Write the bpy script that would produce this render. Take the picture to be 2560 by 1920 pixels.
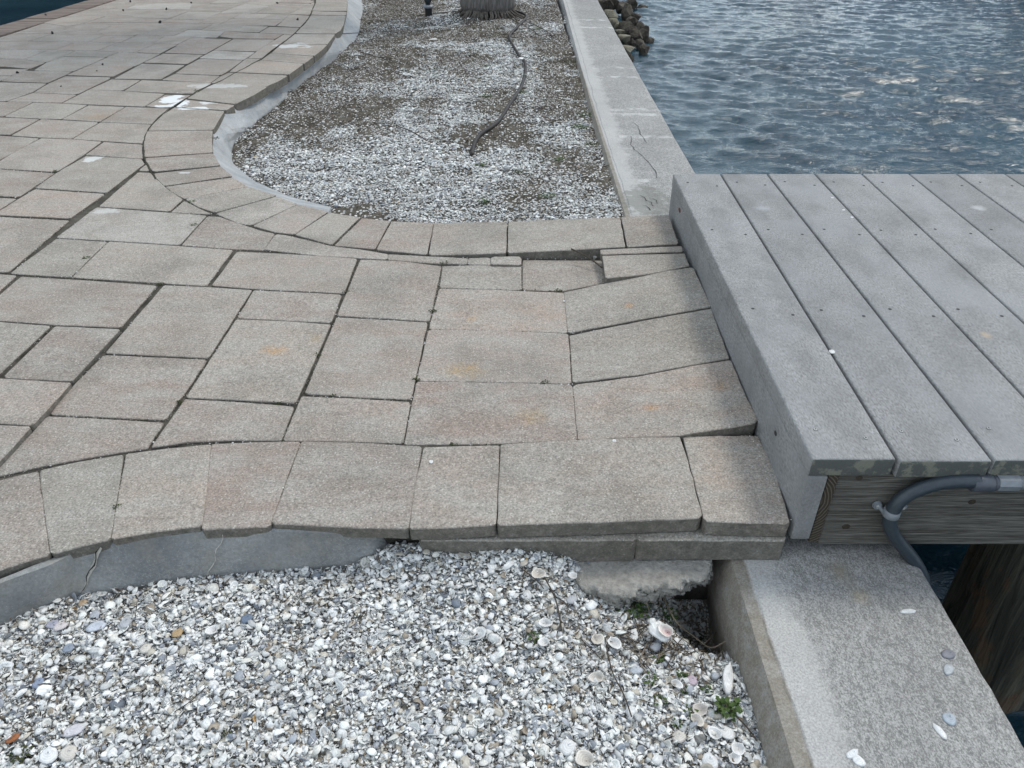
import bpy, bmesh, math, random
import numpy as np
from mathutils import Vector, Matrix
random.seed(7); RNG = np.random.default_rng(7)
D = bpy.data
COL = bpy.context.scene.collection
for o in list(D.objects): D.objects.remove(o)

# ------------------------------------------------------------------ camera, sky, sun, exposure
SC = bpy.context.scene
H = 1.18                       # eye height above the paving
PITCH = math.radians(34.37)
cam = D.cameras.new('camera'); cam.lens = 27.0; cam.sensor_width = 36.0; cam.clip_start = .05; cam.clip_end = 600
co = D.objects.new('camera', cam); COL.objects.link(co)
co.location = (0, 0, H); co.rotation_euler = (math.radians(90) - PITCH, 0, 0); SC.camera = co
SUN_EL, SUN_AZ = math.radians(54), math.radians(52)     # azimuth clockwise from +Y
W = D.worlds.new('World'); SC.world = W; W.use_nodes = True
nt = W.node_tree; nt.nodes.clear()
out = nt.nodes.new('ShaderNodeOutputWorld'); bg = nt.nodes.new('ShaderNodeBackground')
sky = nt.nodes.new('ShaderNodeTexSky'); sky.sky_type = 'NISHITA'; sky.sun_disc = False
sky.sun_elevation = SUN_EL; sky.sun_rotation = SUN_AZ; sky.air_density = 1.0; sky.dust_density = .4; sky.ozone_density = 3.0
tc = nt.nodes.new('ShaderNodeTexCoord'); mp = nt.nodes.new('ShaderNodeMapping'); mp.inputs['Scale'].default_value = (1, 1, 2.6)
ns = nt.nodes.new('ShaderNodeTexNoise'); ns.inputs['Scale'].default_value = 2.1; ns.inputs['Detail'].default_value = 7; ns.inputs['Roughness'].default_value = .58
rp = nt.nodes.new('ShaderNodeValToRGB'); rp.color_ramp.elements[0].position = .44; rp.color_ramp.elements[1].position = .60
rp.color_ramp.elements[0].color = (.15, .15, .15, 1); rp.color_ramp.elements[1].color = (.97, .97, .97, 1)
n2 = nt.nodes.new('ShaderNodeTexNoise'); n2.inputs['Scale'].default_value = 4.5; n2.inputs['Detail'].default_value = 5
cr = nt.nodes.new('ShaderNodeValToRGB'); cr.color_ramp.elements[0].color = (6.4, 7.8, 9.2, 1); cr.color_ramp.elements[1].color = (17.0, 18.0, 18.4, 1)
cr.color_ramp.elements[0].position = .35; cr.color_ramp.elements[1].position = .68
mx = nt.nodes.new('ShaderNodeMix'); mx.data_type = 'RGBA'
L = nt.links.new
L(tc.outputs['Generated'], mp.inputs[0]); L(mp.outputs[0], ns.inputs['Vector']); L(mp.outputs[0], n2.inputs['Vector'])
L(ns.outputs[0], rp.inputs[0]); L(n2.outputs[0], cr.inputs[0])
L(rp.outputs[0], mx.inputs[0]); L(sky.outputs[0], mx.inputs[6]); L(cr.outputs[0], mx.inputs[7])
L(mx.outputs[2], bg.inputs[0]); bg.inputs[1].default_value = .112; L(bg.outputs[0], out.inputs[0])
sl = D.lights.new('sun', 'SUN'); sl.energy = 1.6; sl.angle = math.radians(16); sl.color = (1, .95, .86)
so = D.objects.new('sun', sl); COL.objects.link(so)
sd = Vector((math.sin(SUN_AZ) * math.cos(SUN_EL), math.cos(SUN_AZ) * math.cos(SUN_EL), math.sin(SUN_EL)))
so.rotation_euler = (-sd).to_track_quat('-Z', 'Y').to_euler(); so.location = sd * 20
SC.view_settings.view_transform = 'Standard'; SC.view_settings.look = 'None'
SC.view_settings.exposure = 0.34; SC.view_settings.gamma = 1.0; SC.view_settings.use_curve_mapping = False
SC.render.film_transparent = False
SC.cycles.use_denoising = True
SC.cycles.max_bounces = 6

# ------------------------------------------------------------------ survey: where a line of sight meets a level
SP, CP = math.sin(PITCH), math.cos(PITCH)
def ray(x, y):
    xr, yr = (x - 1280) / 1920, (y - 960) / 1920
    return xr, CP - yr * SP, -(SP + yr * CP)
def hz(x, y, z=0.0):
    a, b, c = ray(x, y); t = (z - H) / c
    return Vector((a * t, b * t, z))
def hy(x, y, Y):
    a, b, c = ray(x, y); t = Y / b
    return Vector((a * t, Y, H + c * t))
VIEWS = {'n': (0, 0, 1), 'd': (0, 0, 2212 / 2560), '1': (0, 0, 2.458), '4': (0, 400, 2.458), '5': (800, 500, 2.011), '6': (0, 900, 2.458),
         '7': (900, 1000, 2.212), 'A': (0, 0, 4.608), 'B': (420, 0, 4.608), 'C': (0, 180, 4.608), '2': (800, 0, 2.458),
         'T': (1000, 0, 5.53), 'K': (1400, 0, 5.53), 'Q': (2000, 1100, 3.95), 'S': (0, 1400, 3.16), 'V': (1300, 1400, 3.19), '8': (1760, 1050, 1.907)}
def nat(v, pts):
    ox, oy, s = VIEWS[v]
    return [(p[0] / s + ox, p[1] / s + oy) + tuple(p[2:]) for p in pts]
def world(v, pts, z=0.0):
    return [hz(p[0], p[1], p[2] if len(p) > 2 else z) for p in nat(v, pts)]

# ------------------------------------------------------------------ helpers
def tag(o, label=None, cat=None, group=None, kind=None):
    if label: o['label'] = label
    if cat: o['category'] = cat
    if group: o['group'] = group
    if kind: o['kind'] = kind
    return o
def empty(name, loc=(0, 0, 0)):
    o = D.objects.new(name, None); COL.objects.link(o); o.location = loc; o.empty_display_size = .1
    return o
def link(name, me, mat, parent=None, smooth=False):
    o = D.objects.new(name, me); COL.objects.link(o)
    if mat is not None: me.materials.append(mat)
    if smooth: me.shade_smooth()
    if parent is not None:
        o.parent = parent; o.matrix_parent_inverse = Matrix.Identity(4)
        o.location = Vector(o.location)
    return o
def place(o, parent, c):
    """put object o, whose mesh is about its own origin, at world point c under parent (parents are never rotated here)"""
    p = Vector((0, 0, 0)); q = parent
    while q is not None: p += q.location; q = q.parent
    o.location = Vector(c) - p
def mesh(name, verts, faces, mat, parent=None, smooth=False, centre=True):
    vs = [Vector(v) for v in verts]
    c = sum(vs, Vector()) / len(vs) if centre else Vector()
    c.z = min(v.z for v in vs) if centre else 0
    me = D.meshes.new(name); me.from_pydata([tuple(v - c) for v in vs], [], faces); me.update()
    o = link(name, me, mat, parent, smooth); place(o, parent, c)
    return o
def from_bm(name, bm, mat, parent=None, smooth=False, loc=None):
    me = D.meshes.new(name); bmesh.ops.recalc_face_normals(bm, faces=bm.faces)
    c = Vector(loc) if loc is not None else Vector()
    if loc is not None: bmesh.ops.translate(bm, vec=-c, verts=bm.verts)
    bm.to_mesh(me); bm.free()
    o = link(name, me, mat, parent, smooth); place(o, parent, c)
    return o
def bevel(bm, w, seg=2):
    bmesh.ops.bevel(bm, geom=list(bm.edges), offset=w, segments=seg, affect='EDGES', profile=.6)
def hexa(c8):
    bm = bmesh.new(); v = [bm.verts.new(c) for c in c8]
    for f in ((0, 3, 2, 1), (4, 5, 6, 7), (0, 1, 5, 4), (1, 2, 6, 5), (2, 3, 7, 6), (3, 0, 4, 7)): bm.faces.new([v[i] for i in f])
    return bm
def boxbm(x0, x1, y0, y1, z0, z1):
    return hexa([(x0, y0, z0), (x1, y0, z0), (x1, y1, z0), (x0, y1, z0), (x0, y0, z1), (x1, y0, z1), (x1, y1, z1), (x0, y1, z1)])
def catmull(pts, n=6):
    P = [Vector(p) for p in pts]; P = [P[0] * 2 - P[1]] + P + [P[-1] * 2 - P[-2]]; r = []
    for i in range(1, len(P) - 2):
        for k in range(n):
            t = k / n; a, b, c, d = P[i - 1], P[i], P[i + 1], P[i + 2]
            r.append(.5 * (2 * b + (c - a) * t + (2 * a - 5 * b + 4 * c - d) * t * t + (3 * b - a - 3 * c + d) * t ** 3))
    r.append(P[-2]); return r
def tube(pts, rad, seg=8, cap=True):
    """verts, faces of a swept tube; rad is a number or a list"""
    P = [Vector(p) for p in pts]; V = []; F = []; up = Vector((.13, .2, .97)).normalized()
    for i, p in enumerate(P):
        t = (P[min(i + 1, len(P) - 1)] - P[max(i - 1, 0)]).normalized()
        a = t.cross(up)
        if a.length < 1e-3: a = t.cross(Vector((1, 0, 0)))
        a.normalize(); b = t.cross(a).normalized(); up = -b if (-b).dot(up) > 0 else b
        a = t.cross(up).normalized(); b = t.cross(a)
        r = rad[i] if isinstance(rad, (list, tuple)) else rad
        for k in range(seg):
            w = 2 * math.pi * k / seg; V.append(p + a * math.cos(w) * r + b * math.sin(w) * r)
    for i in range(len(P) - 1):
        for k in range(seg): k2 = (k + 1) % seg; F.append((i * seg + k, i * seg + k2, (i + 1) * seg + k2, (i + 1) * seg + k))
    if cap: F.append(tuple(range(seg))[::-1]); F.append(tuple(range((len(P) - 1) * seg, len(P) * seg)))
    return V, F
def inside(poly, X, Y):
    X = np.asarray(X); r = np.zeros(X.shape, bool); n = len(poly); j = n - 1
    for i in range(n):
        xi, yi, xj, yj = poly[i][0], poly[i][1], poly[j][0], poly[j][1]
        c = ((yi > Y) != (yj > Y)) & (X < (xj - xi) * (Y - yi) / ((yj - yi) + 1e-12) + xi); r ^= c; j = i
    return r
_pn = np.random.default_rng(3).random((64, 64))
def vnoise(x, y):
    x = np.asarray(x, float); y = np.asarray(y, float); xi = np.floor(x).astype(int); yi = np.floor(y).astype(int); fx, fy = x - xi, y - yi
    fx = fx * fx * (3 - 2 * fx); fy = fy * fy * (3 - 2 * fy); g = lambda a, b: _pn[a % 64, b % 64]
    return (g(xi, yi) * (1 - fx) + g(xi + 1, yi) * fx) * (1 - fy) + (g(xi, yi + 1) * (1 - fx) + g(xi + 1, yi + 1) * fx) * fy - .5
def fbm(x, y, o=4):
    s = 0; a = 1
    for k in range(o): s = s + a * vnoise(x * 2 ** k + 17.3 * k, y * 2 ** k - 5.1 * k); a *= .5
    return s
def nearest(o_pts, c): pass

# ------------------------------------------------------------------ materials
class Mat:
    def __init__(s, name, rough=.85, spec=.3):
        s.m = D.materials.new(name); s.m.use_nodes = True; s.t = s.m.node_tree; s.b = s.t.nodes['Principled BSDF']
        s.b.inputs['Roughness'].default_value = rough; s.b.inputs['Specular IOR Level'].default_value = spec; s._pos = None
    def n(s, t, **k):
        q = s.t.nodes.new(t)
        for a, v in k.items(): setattr(q, a, v)
        return q
    def L(s, a, b): s.t.links.new(a, b)
    def pos(s):
        if s._pos is None: s._pos = s.n('ShaderNodeNewGeometry').outputs['Position']
        return s._pos
    def objc(s): return s.n('ShaderNodeTexCoord').outputs['Object']
    def scaled(s, vec, sc):
        q = s.n('ShaderNodeMapping'); q.inputs['Scale'].default_value = sc; s.L(vec, q.inputs[0]); return q.outputs[0]
    def noise(s, scale, detail=3, rough=.55, vec=None, dist=0):
        q = s.n('ShaderNodeTexNoise'); q.inputs['Scale'].default_value = scale; q.inputs['Detail'].default_value = detail
        q.inputs['Roughness'].default_value = rough; q.inputs['Distortion'].default_value = dist; s.L(vec or s.pos(), q.inputs['Vector']); return q.outputs[0]
    def voro(s, scale, vec=None, feature='F1', out='Distance'):
        q = s.n('ShaderNodeTexVoronoi'); q.feature = feature; q.inputs['Scale'].default_value = scale; s.L(vec or s.pos(), q.inputs['Vector']); return q.outputs[out]
    def ramp(s, fac, stops, interp='LINEAR'):
        q = s.n('ShaderNodeValToRGB'); e = q.color_ramp.elements; q.color_ramp.interpolation = interp
        while len(e) < len(stops): e.new(.5)
        for i, (p, c) in enumerate(stops):
            e[i].position = p; e[i].color = (c, c, c, 1) if not isinstance(c, (tuple, list)) else (*c, 1)
        s.L(fac, q.inputs[0]); return q.outputs[0]
    def mix(s, fac, a, b, mode='MIX'):
        q = s.n('ShaderNodeMix', data_type='RGBA', blend_type=mode)
        for i, v in ((0, fac), (6, a), (7, b)):
            if isinstance(v, (int, float)): q.inputs[i].default_value = v if i == 0 else (v, v, v, 1)
            elif isinstance(v, tuple): q.inputs[i].default_value = (*v, 1)
            else: s.L(v, q.inputs[i])
        return q.outputs[2]
    def math(s, op, a, b=0.0, clamp=False):
        q = s.n('ShaderNodeMath', operation=op, use_clamp=clamp)
        for i, v in ((0, a), (1, b)):
            if isinstance(v, (int, float)): q.inputs[i].default_value = v
            else: s.L(v, q.inputs[i])
        return q.outputs[0]
    def color(s, c):
        if isinstance(c, tuple): s.b.inputs['Base Color'].default_value = (*c, 1)
        else: s.L(c, s.b.inputs['Base Color'])
    def bump(s, h, strength=.4, dist=.002, prev=None):
        q = s.n('ShaderNodeBump'); q.inputs['Strength'].default_value = strength; q.inputs['Distance'].default_value = dist
        s.L(h, q.inputs['Height'])
        if prev is not None: s.L(prev, q.inputs['Normal'])
        s.L(q.outputs[0], s.b.inputs['Normal']); return q.outputs[0]
    def blob(s, c, rx, ry, scale=18, edge=.45, rough=.5):
        """0..1 mask of a ragged stain about a world point"""
        q = s.n('ShaderNodeVectorMath', operation='SUBTRACT'); s.L(s.pos(), q.inputs[0]); q.inputs[1].default_value = tuple(c)
        m = s.scaled(q.outputs[0], (1 / rx, 1 / ry, 0.0)); l = s.n('ShaderNodeVectorMath', operation='LENGTH'); s.L(m, l.inputs[0])
        d = s.math('ADD', l.outputs['Value'], s.math('MULTIPLY', s.math('SUBTRACT', s.noise(scale, 4, .65), .5), 2.4 * rough))
        r = s.n('ShaderNodeMapRange'); r.inputs['From Min'].default_value = 1.0; r.inputs['From Max'].default_value = 1.0 - edge; s.L(d, r.inputs[0]); return r.outputs[0]

def speckle(M, base, dark=.55, light=1.35):
    f = M.noise(210, 3, .75); g = M.noise(75, 4, .75)
    c = M.mix(1.0, base, M.ramp(f, [(.34, dark), (.5, 1.0), (.66, light)]), 'MULTIPLY')
    return M.mix(1.0, c, M.ramp(g, [(.3, .80), (.7, 1.2)]), 'MULTIPLY')

# paver: tumbled concrete with pale shell grit, pink, tan and grey casts
def mat_paver():
    M = Mat('paver_concrete', .92, .2); oi = M.n('ShaderNodeObjectInfo').outputs['Random']
    base = M.ramp(oi, [(0, (0.314, 0.257, 0.216)), (.16, (0.276, 0.252, 0.216)), (.32, (0.270, 0.213, 0.178)), (.48, (0.309, 0.283, 0.243)), (.62, (0.330, 0.271, 0.225)), (.76, (0.243, 0.209, 0.179)), (.88, (0.307, 0.255, 0.216)), (1, (0.371, 0.351, 0.316))])
    v = M.scaled(M.pos(), (1, 2.3, 1))
    cast = M.noise(5.5, 5, .62, v)
    base = M.mix(M.ramp(cast, [(.40, 0.0), (.60, .75)]), base, (.318, .298, .264))
    c2 = M.noise(4.3, 8, .74); base = M.mix(M.ramp(c2, [(.50, 0.0), (.62, .5)]), base, (.228, .196, .166))
    base = M.mix(M.ramp(M.noise(3.1, 5, .65), [(.36, .55), (.5, 0.0)]), base, (.205, .188, .162))
    col = speckle(M, base, .62, 1.34)
    fl = M.ramp(M.voro(125), [(.12, 1.0), (.30, 0.0)])
    flm = M.math('MULTIPLY', fl, M.ramp(M.noise(60, 2), [(.42, 0.0), (.56, .8)]))
    col = M.mix(flm, col, (.52, .49, .44))
    gr = M.ramp(M.noise(150, 3, .7), [(.36, .25), (.6, 1.0)])
    for (x, y, rx, ry, c) in ((1160, 925, .075, .05, (.42, .29, .12)), (685, 878, .05, .035, (.46, .29, .12)), (1180, 798, .02, .022, (.42, .26, .11)), (1570, 776, .018, .02, (.50, .27, .07)),
                              (1625, 1028, .022, .022, (.42, .25, .09)), (790, 845, .03, .03, (.36, .30, .19)), (1330, 1040, .06, .05, (.34, .28, .17)), (1240, 345 + 0, .0001, .0001, (.3, .3, .3)),
                              (1800, 985, .03, .03, (.36, .25, .15)), (245, 292, .12, .09, (.33, .25, .17))):
        col = M.mix(M.math('MULTIPLY', M.math('MULTIPLY', M.blob(hz(x, y), rx, ry, 34, .9, .9), gr), .62), col, tuple(q * 3.1 for q in c), 'MULTIPLY')
    for (x, y, rx, ry, s, w_) in ((430, 246, .07, .11, 13, .95), (448, 260, .06, .09, 15, .95), (415, 265, .07, .03, 16, .9), (485, 271, .08, .035, 15, .9), (520, 256, .07, .03, 16, .7), (228, 398, .04, .05, 12, .6), (735, 113, .13, .09, 7, .55), (540, 215, .16, .07, 10, .35), (460, 432, .03, .014, 20, .5), (270, 527, .05, .03, 30, .3)):
        col = M.mix(M.math('MULTIPLY', M.blob(hz(x, y), rx, ry, s, .22, 1.35), w_), col, (.66, .67, .66))
    # algae and damp soil on upright faces, with their shade put into the colour
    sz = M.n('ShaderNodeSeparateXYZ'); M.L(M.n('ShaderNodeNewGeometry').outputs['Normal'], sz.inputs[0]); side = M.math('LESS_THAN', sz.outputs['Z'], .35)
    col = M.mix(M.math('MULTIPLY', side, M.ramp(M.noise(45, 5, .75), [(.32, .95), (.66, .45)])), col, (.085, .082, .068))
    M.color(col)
    b = M.bump(M.noise(230, 4, .7), .85, .0022); M.bump(M.noise(26, 5, .6), .5, .006, b)
    return M.m
def mat_simple(name, c1, c2, s1=60, s2=8, rough=.9, bs=.5, bd=.003, spec=.25):
    M = Mat(name, rough, spec); c = M.mix(M.ramp(M.noise(s2, 5, .6), [(.35, 0.0), (.65, 1.0)]), c1, c2)
    c = M.mix(1.0, c, M.ramp(M.noise(s1, 3, .7), [(.3, .72), (.7, 1.28)]), 'MULTIPLY'); M.color(c); M.bump(M.noise(s1, 4, .7), bs, bd); return M.m
def mat_dirt(name, dark, light, fleck, amount, scale=110):
    M = Mat(name, .97, .1); c = M.mix(M.ramp(M.noise(7, 5, .65), [(.35, 0.0), (.65, 1.0)]), dark, light)
    c = M.mix(1.0, c, M.ramp(M.noise(160, 3, .75), [(.3, .55), (.7, 1.5)]), 'MULTIPLY')
    v = M.n('ShaderNodeTexVoronoi'); v.inputs['Scale'].default_value = scale; v.inputs['Randomness'].default_value = 1; M.L(M.pos(), v.inputs['Vector'])
    r = M.n('ShaderNodeSeparateColor'); M.L(v.outputs['Color'], r.inputs[0])
    patch = M.ramp(M.noise(2.6, 5, .62), [(.38, max(0, amount - .34)), (.62, min(1, amount + .25))])
    sel = M.math('LESS_THAN', r.outputs[0], patch); edge = M.math('LESS_THAN', v.outputs['Distance'], .42)
    f = M.math('MULTIPLY', sel, edge); fc = M.mix(r.outputs[1], fleck, tuple(x * .55 for x in fleck))
    M.color(M.mix(f, c, fc)); M.bump(M.math('ADD', M.noise(120, 3, .7), f), .7, .004); return M.m
def mat_deck():
    M = Mat('deck_composite', .72, .35); o = M.objc(); oi = M.n('ShaderNodeObjectInfo').outputs['Random']
    base = M.ramp(oi, [(0, (.198, .198, .194)), (.5, (.232, .231, .226)), (1, (.268, .266, .258))])
    g = M.noise(1, 4, .65, M.scaled(M.pos(), (260, 90, 200))); g2 = M.noise(1, 3, .6, M.scaled(M.pos(), (210, 60, 200)))
    base = M.mix(1.0, base, M.ramp(g, [(.30, .56), (.5, 1.0), (.70, 1.38)]), 'MULTIPLY')
    base = M.mix(M.ramp(M.noise(7, 5, .65, M.scaled(M.pos(), (1.6, .8, 1))), [(.42, 0.0), (.66, .6)]), base, (.135, .135, .132))
    base = M.mix(M.ramp(M.noise(4, 4, .6), [(.48, 0.0), (.68, .5)]), base, (.275, .28, .28))
    for (x, y, rx, ry, c) in ((2465, 838, .018, .022, (.45, .34, .22)), (2446, 520, .03, .03, (.5, .5, .49)), (1905, 520, .035, .03, (.36, .37, .38))):
        base = M.mix(M.math('MULTIPLY', M.blob(hz(x, y, .18), rx, ry, 30, .7, .5), .55), base, c)
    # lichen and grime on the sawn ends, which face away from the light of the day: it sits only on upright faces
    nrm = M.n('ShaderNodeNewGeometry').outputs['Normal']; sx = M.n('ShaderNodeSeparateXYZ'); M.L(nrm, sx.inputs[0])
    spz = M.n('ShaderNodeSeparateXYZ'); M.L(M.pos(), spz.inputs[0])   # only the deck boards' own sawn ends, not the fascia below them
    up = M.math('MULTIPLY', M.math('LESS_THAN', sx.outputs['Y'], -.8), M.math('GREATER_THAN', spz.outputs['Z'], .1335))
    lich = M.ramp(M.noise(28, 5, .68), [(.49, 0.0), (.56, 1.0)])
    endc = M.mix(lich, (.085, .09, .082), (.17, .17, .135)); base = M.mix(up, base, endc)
    M.color(base); b = M.bump(g, .8, .0028); M.bump(g2, .4, .003, b); return M.m
def mat_wood(name, dark, light, scale=(5, 170, 170), wet=.85):
    M = Mat(name, wet, .2); v = M.scaled(M.pos(), scale); g = M.noise(1, 5, .6, v, 1.2); g2 = M.noise(1, 3, .6, M.scaled(M.pos(), tuple(a * 3.2 for a in scale)))
    c = M.mix(M.ramp(g, [(.36, 0.0), (.62, 1.0)]), dark, light); c = M.mix(1.0, c, M.ramp(g2, [(.32, .5), (.6, 1.2)]), 'MULTIPLY')
    M.color(c); M.bump(M.math('ADD', g, g2), .8, .004); return M.m
def mat_seawall():
    M = Mat('seawall_concrete', .93, .2); sep = M.n('ShaderNodeSeparateXYZ'); M.L(M.pos(), sep.inputs[0])
    x, y, z = sep.outputs
    wob = M.math('MULTIPLY', M.math('SUBTRACT', M.noise(7, 8, .78), .5), .22)
    xw = M.math('SUBTRACT', M.math('ADD', x, wob), M.math('MULTIPLY', y, .006))
    base = M.mix(M.ramp(M.noise(3, 6, .65), [(.35, 0.0), (.65, 1.0)]), (.33, .322, .305), (.43, .422, .40))
    sp = M.mix(.45, M.noise(1, 4, .8, M.scaled(M.pos(), (330, 190, 200))), M.noise(1, 5, .8, M.scaled(M.pos(), (120, 60, 90))))
    dk = M.ramp(M.noise(2.2, 4, .6), [(.3, .45), (.7, .62)])
    grime = M.ramp(sp, [(.46, 1.0), (.54, 0.0)])
    inner = M.n('ShaderNodeMapRange'); M.L(xw, inner.inputs[0]); inner.inputs['From Min'].default_value = .565; inner.inputs['From Max'].default_value = .60
    gm = M.math('MULTIPLY', grime, M.math('ADD', M.math('MULTIPLY', inner.outputs[0], .42), .26))
    base = M.mix(gm, base, (.10, .10, .096))
    pale = M.n('ShaderNodeMapRange'); M.L(xw, pale.inputs[0]); pale.inputs['From Min'].default_value = .60; pale.inputs['From Max'].default_value = .555
    base = M.mix(M.math('MULTIPLY', pale.outputs[0], .34), base, (.50, .49, .47))
    # tan weathered arris on the land side
    tan = M.n('ShaderNodeMapRange'); M.L(M.math('ADD', x, M.math('MULTIPLY', wob, .08)), tan.inputs[0]); tan.inputs['From Min'].default_value = .520; tan.inputs['From Max'].default_value = .514
    base = M.mix(M.math('MULTIPLY', tan.outputs[0], M.ramp(M.noise(30, 6, .75), [(.3, .45), (.6, .95)])), base, (.215, .19, .15))
    # lime lines left by old form joints across the cap
    m = None
    for yy in (3.62, 4.33, 4.78, 4.9, 5.75, 6.05, 7.7, 8.1):
        a = M.math('ABSOLUTE', M.math('SUBTRACT', M.math('ADD', y, M.math('MULTIPLY', wob, .12)), yy)); a = M.math('LESS_THAN', a, .014 + .003 * yy)
        m = a if m is None else M.math('MAXIMUM', m, a)
    right = M.math('GREATER_THAN', x, .60); far = M.math('MULTIPLY', M.math('MULTIPLY', m, right), M.ramp(M.noise(9, 3), [(.44, .0), (.60, .5)]))
    base = M.mix(far, base, (.60, .60, .58))
    col = M.mix(1.0, base, M.ramp(M.noise(230, 3, .7), [(.3, .70), (.7, 1.22)]), 'MULTIPLY')
    col = M.mix(M.math('MULTIPLY', M.blob(hz(2100, 1430, -.105), .035, .04, 30, .8, .5), .6), col, (.20, .17, .12))
    col = M.mix(M.math('MULTIPLY', M.blob(hz(2150, 1490, -.105), .03, .03, 30, .8, .5), .5), col, (.32, .27, .18))
    col = M.mix(M.math('MULTIPLY', M.blob(hz(1615, 500, -.105), .13, .22, 22, .3, .9), .6), col, (.16, .16, .14))
    M.color(col); b = M.bump(sp, .75, .003); M.bump(M.noise(22, 6, .65), .6, .008, b); return M.m
def mat_curb(name, c1, c2, scr):
    M = Mat(name, .62, .4); c = M.mix(M.ramp(M.noise(7, 5, .6), [(.35, 0.0), (.65, 1.0)]), c1, c2)
    w = M.noise(20, 6, .75, M.scaled(M.pos(), (1, 2.2, 2)), 2.5); line = M.ramp(w, [(.478, 0.0), (.5, 1.0), (.522, 0.0)])
    c = M.mix(M.math('MULTIPLY', line, M.ramp(M.noise(6, 3), [(.42, 0.0), (.60, .7)])), c, scr)
    c = M.mix(M.ramp(M.voro(140), [(.07, .7), (.17, 0.0)]), c, scr)
    c = M.mix(M.ramp(M.voro(95), [(.04, .8), (.09, 0.0)]), c, (.05, .05, .045))
    c = M.mix(M.ramp(M.noise(13, 6, .75), [(.50, 0.0), (.66, .55)]), c, (.24, .22, .185))
    c = M.mix(1.0, c, M.ramp(M.noise(150, 3, .7), [(.3, .82), (.7, 1.18)]), 'MULTIPLY')
    M.color(c); M.bump(M.noise(60, 4, .6), .4, .003); return M.m
def mat_shell():
    M = Mat('shell', .62, .35); a = M.n('ShaderNodeVertexColor'); a.layer_name = 'tint'
    r = M.n('ShaderNodeAttribute'); r.attribute_name = 'ring'
    w = M.math('SINE', M.math('MULTIPLY', r.outputs['Fac'], 1.0)); w = M.ramp(w, [(0, .90), (.8, 1.05)])
    c = M.mix(1.0, a.outputs[0], w, 'MULTIPLY'); c = M.mix(1.0, c, M.ramp(M.noise(90, 3, .7), [(.3, .80), (.6, 1.05)]), 'MULTIPLY')
    M.color(c); M.bump(M.noise(300, 3, .6), .3, .001); return M.m
def mat_water():
    M = Mat('sea_water', .045, .5); M.b.inputs['IOR'].default_value = 1.33
    M.color(M.mix(M.ramp(M.noise(.8, 4), [(.4, 0.0), (.6, 1.0)]), (.010, .031, .045), (.019, .050, .066)))
    v = M.scaled(M.pos(), (1, 1.7, 1)); a = M.noise(9, 5, .62, v, .6); b = M.noise(30, 4, .6, v, .5)
    n = M.bump(a, .65, .020); M.bump(b, .6, .0045, n); return M.m
def mat_flat(name, c, rough=.6, spec=.4):
    M = Mat(name, rough, spec); M.color(M.mix(1.0, c, M.ramp(M.noise(70, 4, .65), [(.3, .8), (.7, 1.18)]), 'MULTIPLY')); M.bump(M.noise(120, 3), .2, .001); return M.m
def mat_end_grain():
    M = Mat('end_grain', .9, .15); q = M.n('ShaderNodeVectorMath', operation='SUBTRACT'); M.L(M.pos(), q.inputs[0]); q.inputs[1].default_value = (.60, 1.2, .06)
    l = M.n('ShaderNodeVectorMath', operation='LENGTH'); M.L(M.scaled(q.outputs[0], (1, .0, 1)), l.inputs[0])
    d = M.math('ADD', l.outputs['Value'], M.math('MULTIPLY', M.noise(25, 3), .01)); w = M.math('SINE', M.math('MULTIPLY', d, 900.0))
    M.color(M.mix(M.ramp(w, [(0, 0.0), (1, 1.0)]), (.045, .037, .028), (.11, .092, .072))); M.bump(w, .4, .002); return M.m
def mat_pile():
    M = Mat('piling_wood', .8, .3); v = M.scaled(M.pos(), (22, 22, 1.6)); g = M.noise(1, 6, .62, v, 1.8)
    c = M.ramp(g, [(.30, (.012, .012, .010)), (.46, (.045, .045, .034)), (.56, (.075, .07, .05)), (.66, (.11, .10, .075)), (.78, (.16, .15, .12))])
    c = M.mix(M.ramp(M.noise(9, 5, .7, M.scaled(M.pos(), (1.5, 1.5, .7))), [(.54, 0.0), (.62, .6)]), c, (.10, .052, .026))
    M.color(c); M.bump(g, 1.0, .012); return M.m
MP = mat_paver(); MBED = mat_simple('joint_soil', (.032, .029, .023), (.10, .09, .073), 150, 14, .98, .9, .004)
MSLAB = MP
MJM = mat_simple('joint_moss', (.025, .024, .016), (.055, .052, .036), 200, 25)
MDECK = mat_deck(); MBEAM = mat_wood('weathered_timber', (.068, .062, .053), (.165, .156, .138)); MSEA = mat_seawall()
MWOODB = mat_wood('brown_planks', (.13, .10, .085), (.215, .175, .15), (1.5, 30, 30))
MFOOT = mat_simple('footing_concrete', (.33, .315, .285), (.24, .228, .205), 70, 16, .95, 1.0, .012)
MCURB = mat_curb('curb_slate_concrete', (.150, .156, .158), (.25, .255, .25), (.40, .40, .37))
MCURBF = mat_curb('curb_pale_concrete', (.25, .265, .275), (.37, .375, .375), (.56, .56, .54))
MSHELL = mat_shell(); MWATER = mat_water()
MDIRT = mat_dirt('shell_dirt', (.17, .150, .118), (.33, .30, .25), (.6, .59, .56), .65, 150)
MDIRT2 = mat_dirt('bed_dirt', (.048, .041, .032), (.115, .102, .083), (.62, .62, .60), .55, 70)
MPIPE = mat_flat('grey_pvc', (.030, .040, .050), .42, .5); MPVC = mat_flat('light_grey_pvc', (.17, .185, .20), .45, .5); MCOUP = mat_flat('coupling_pvc', (.062, .07, .085), .42, .5)
MHOSE = mat_flat('old_brown_hose', (.030, .025, .021), .5, .3); MSTEEL = mat_flat('screw_steel', (.42, .42, .40), .4, .6); MDARK = mat_flat('black_rubber', (.012, .012, .012), .6, .3)
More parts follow.
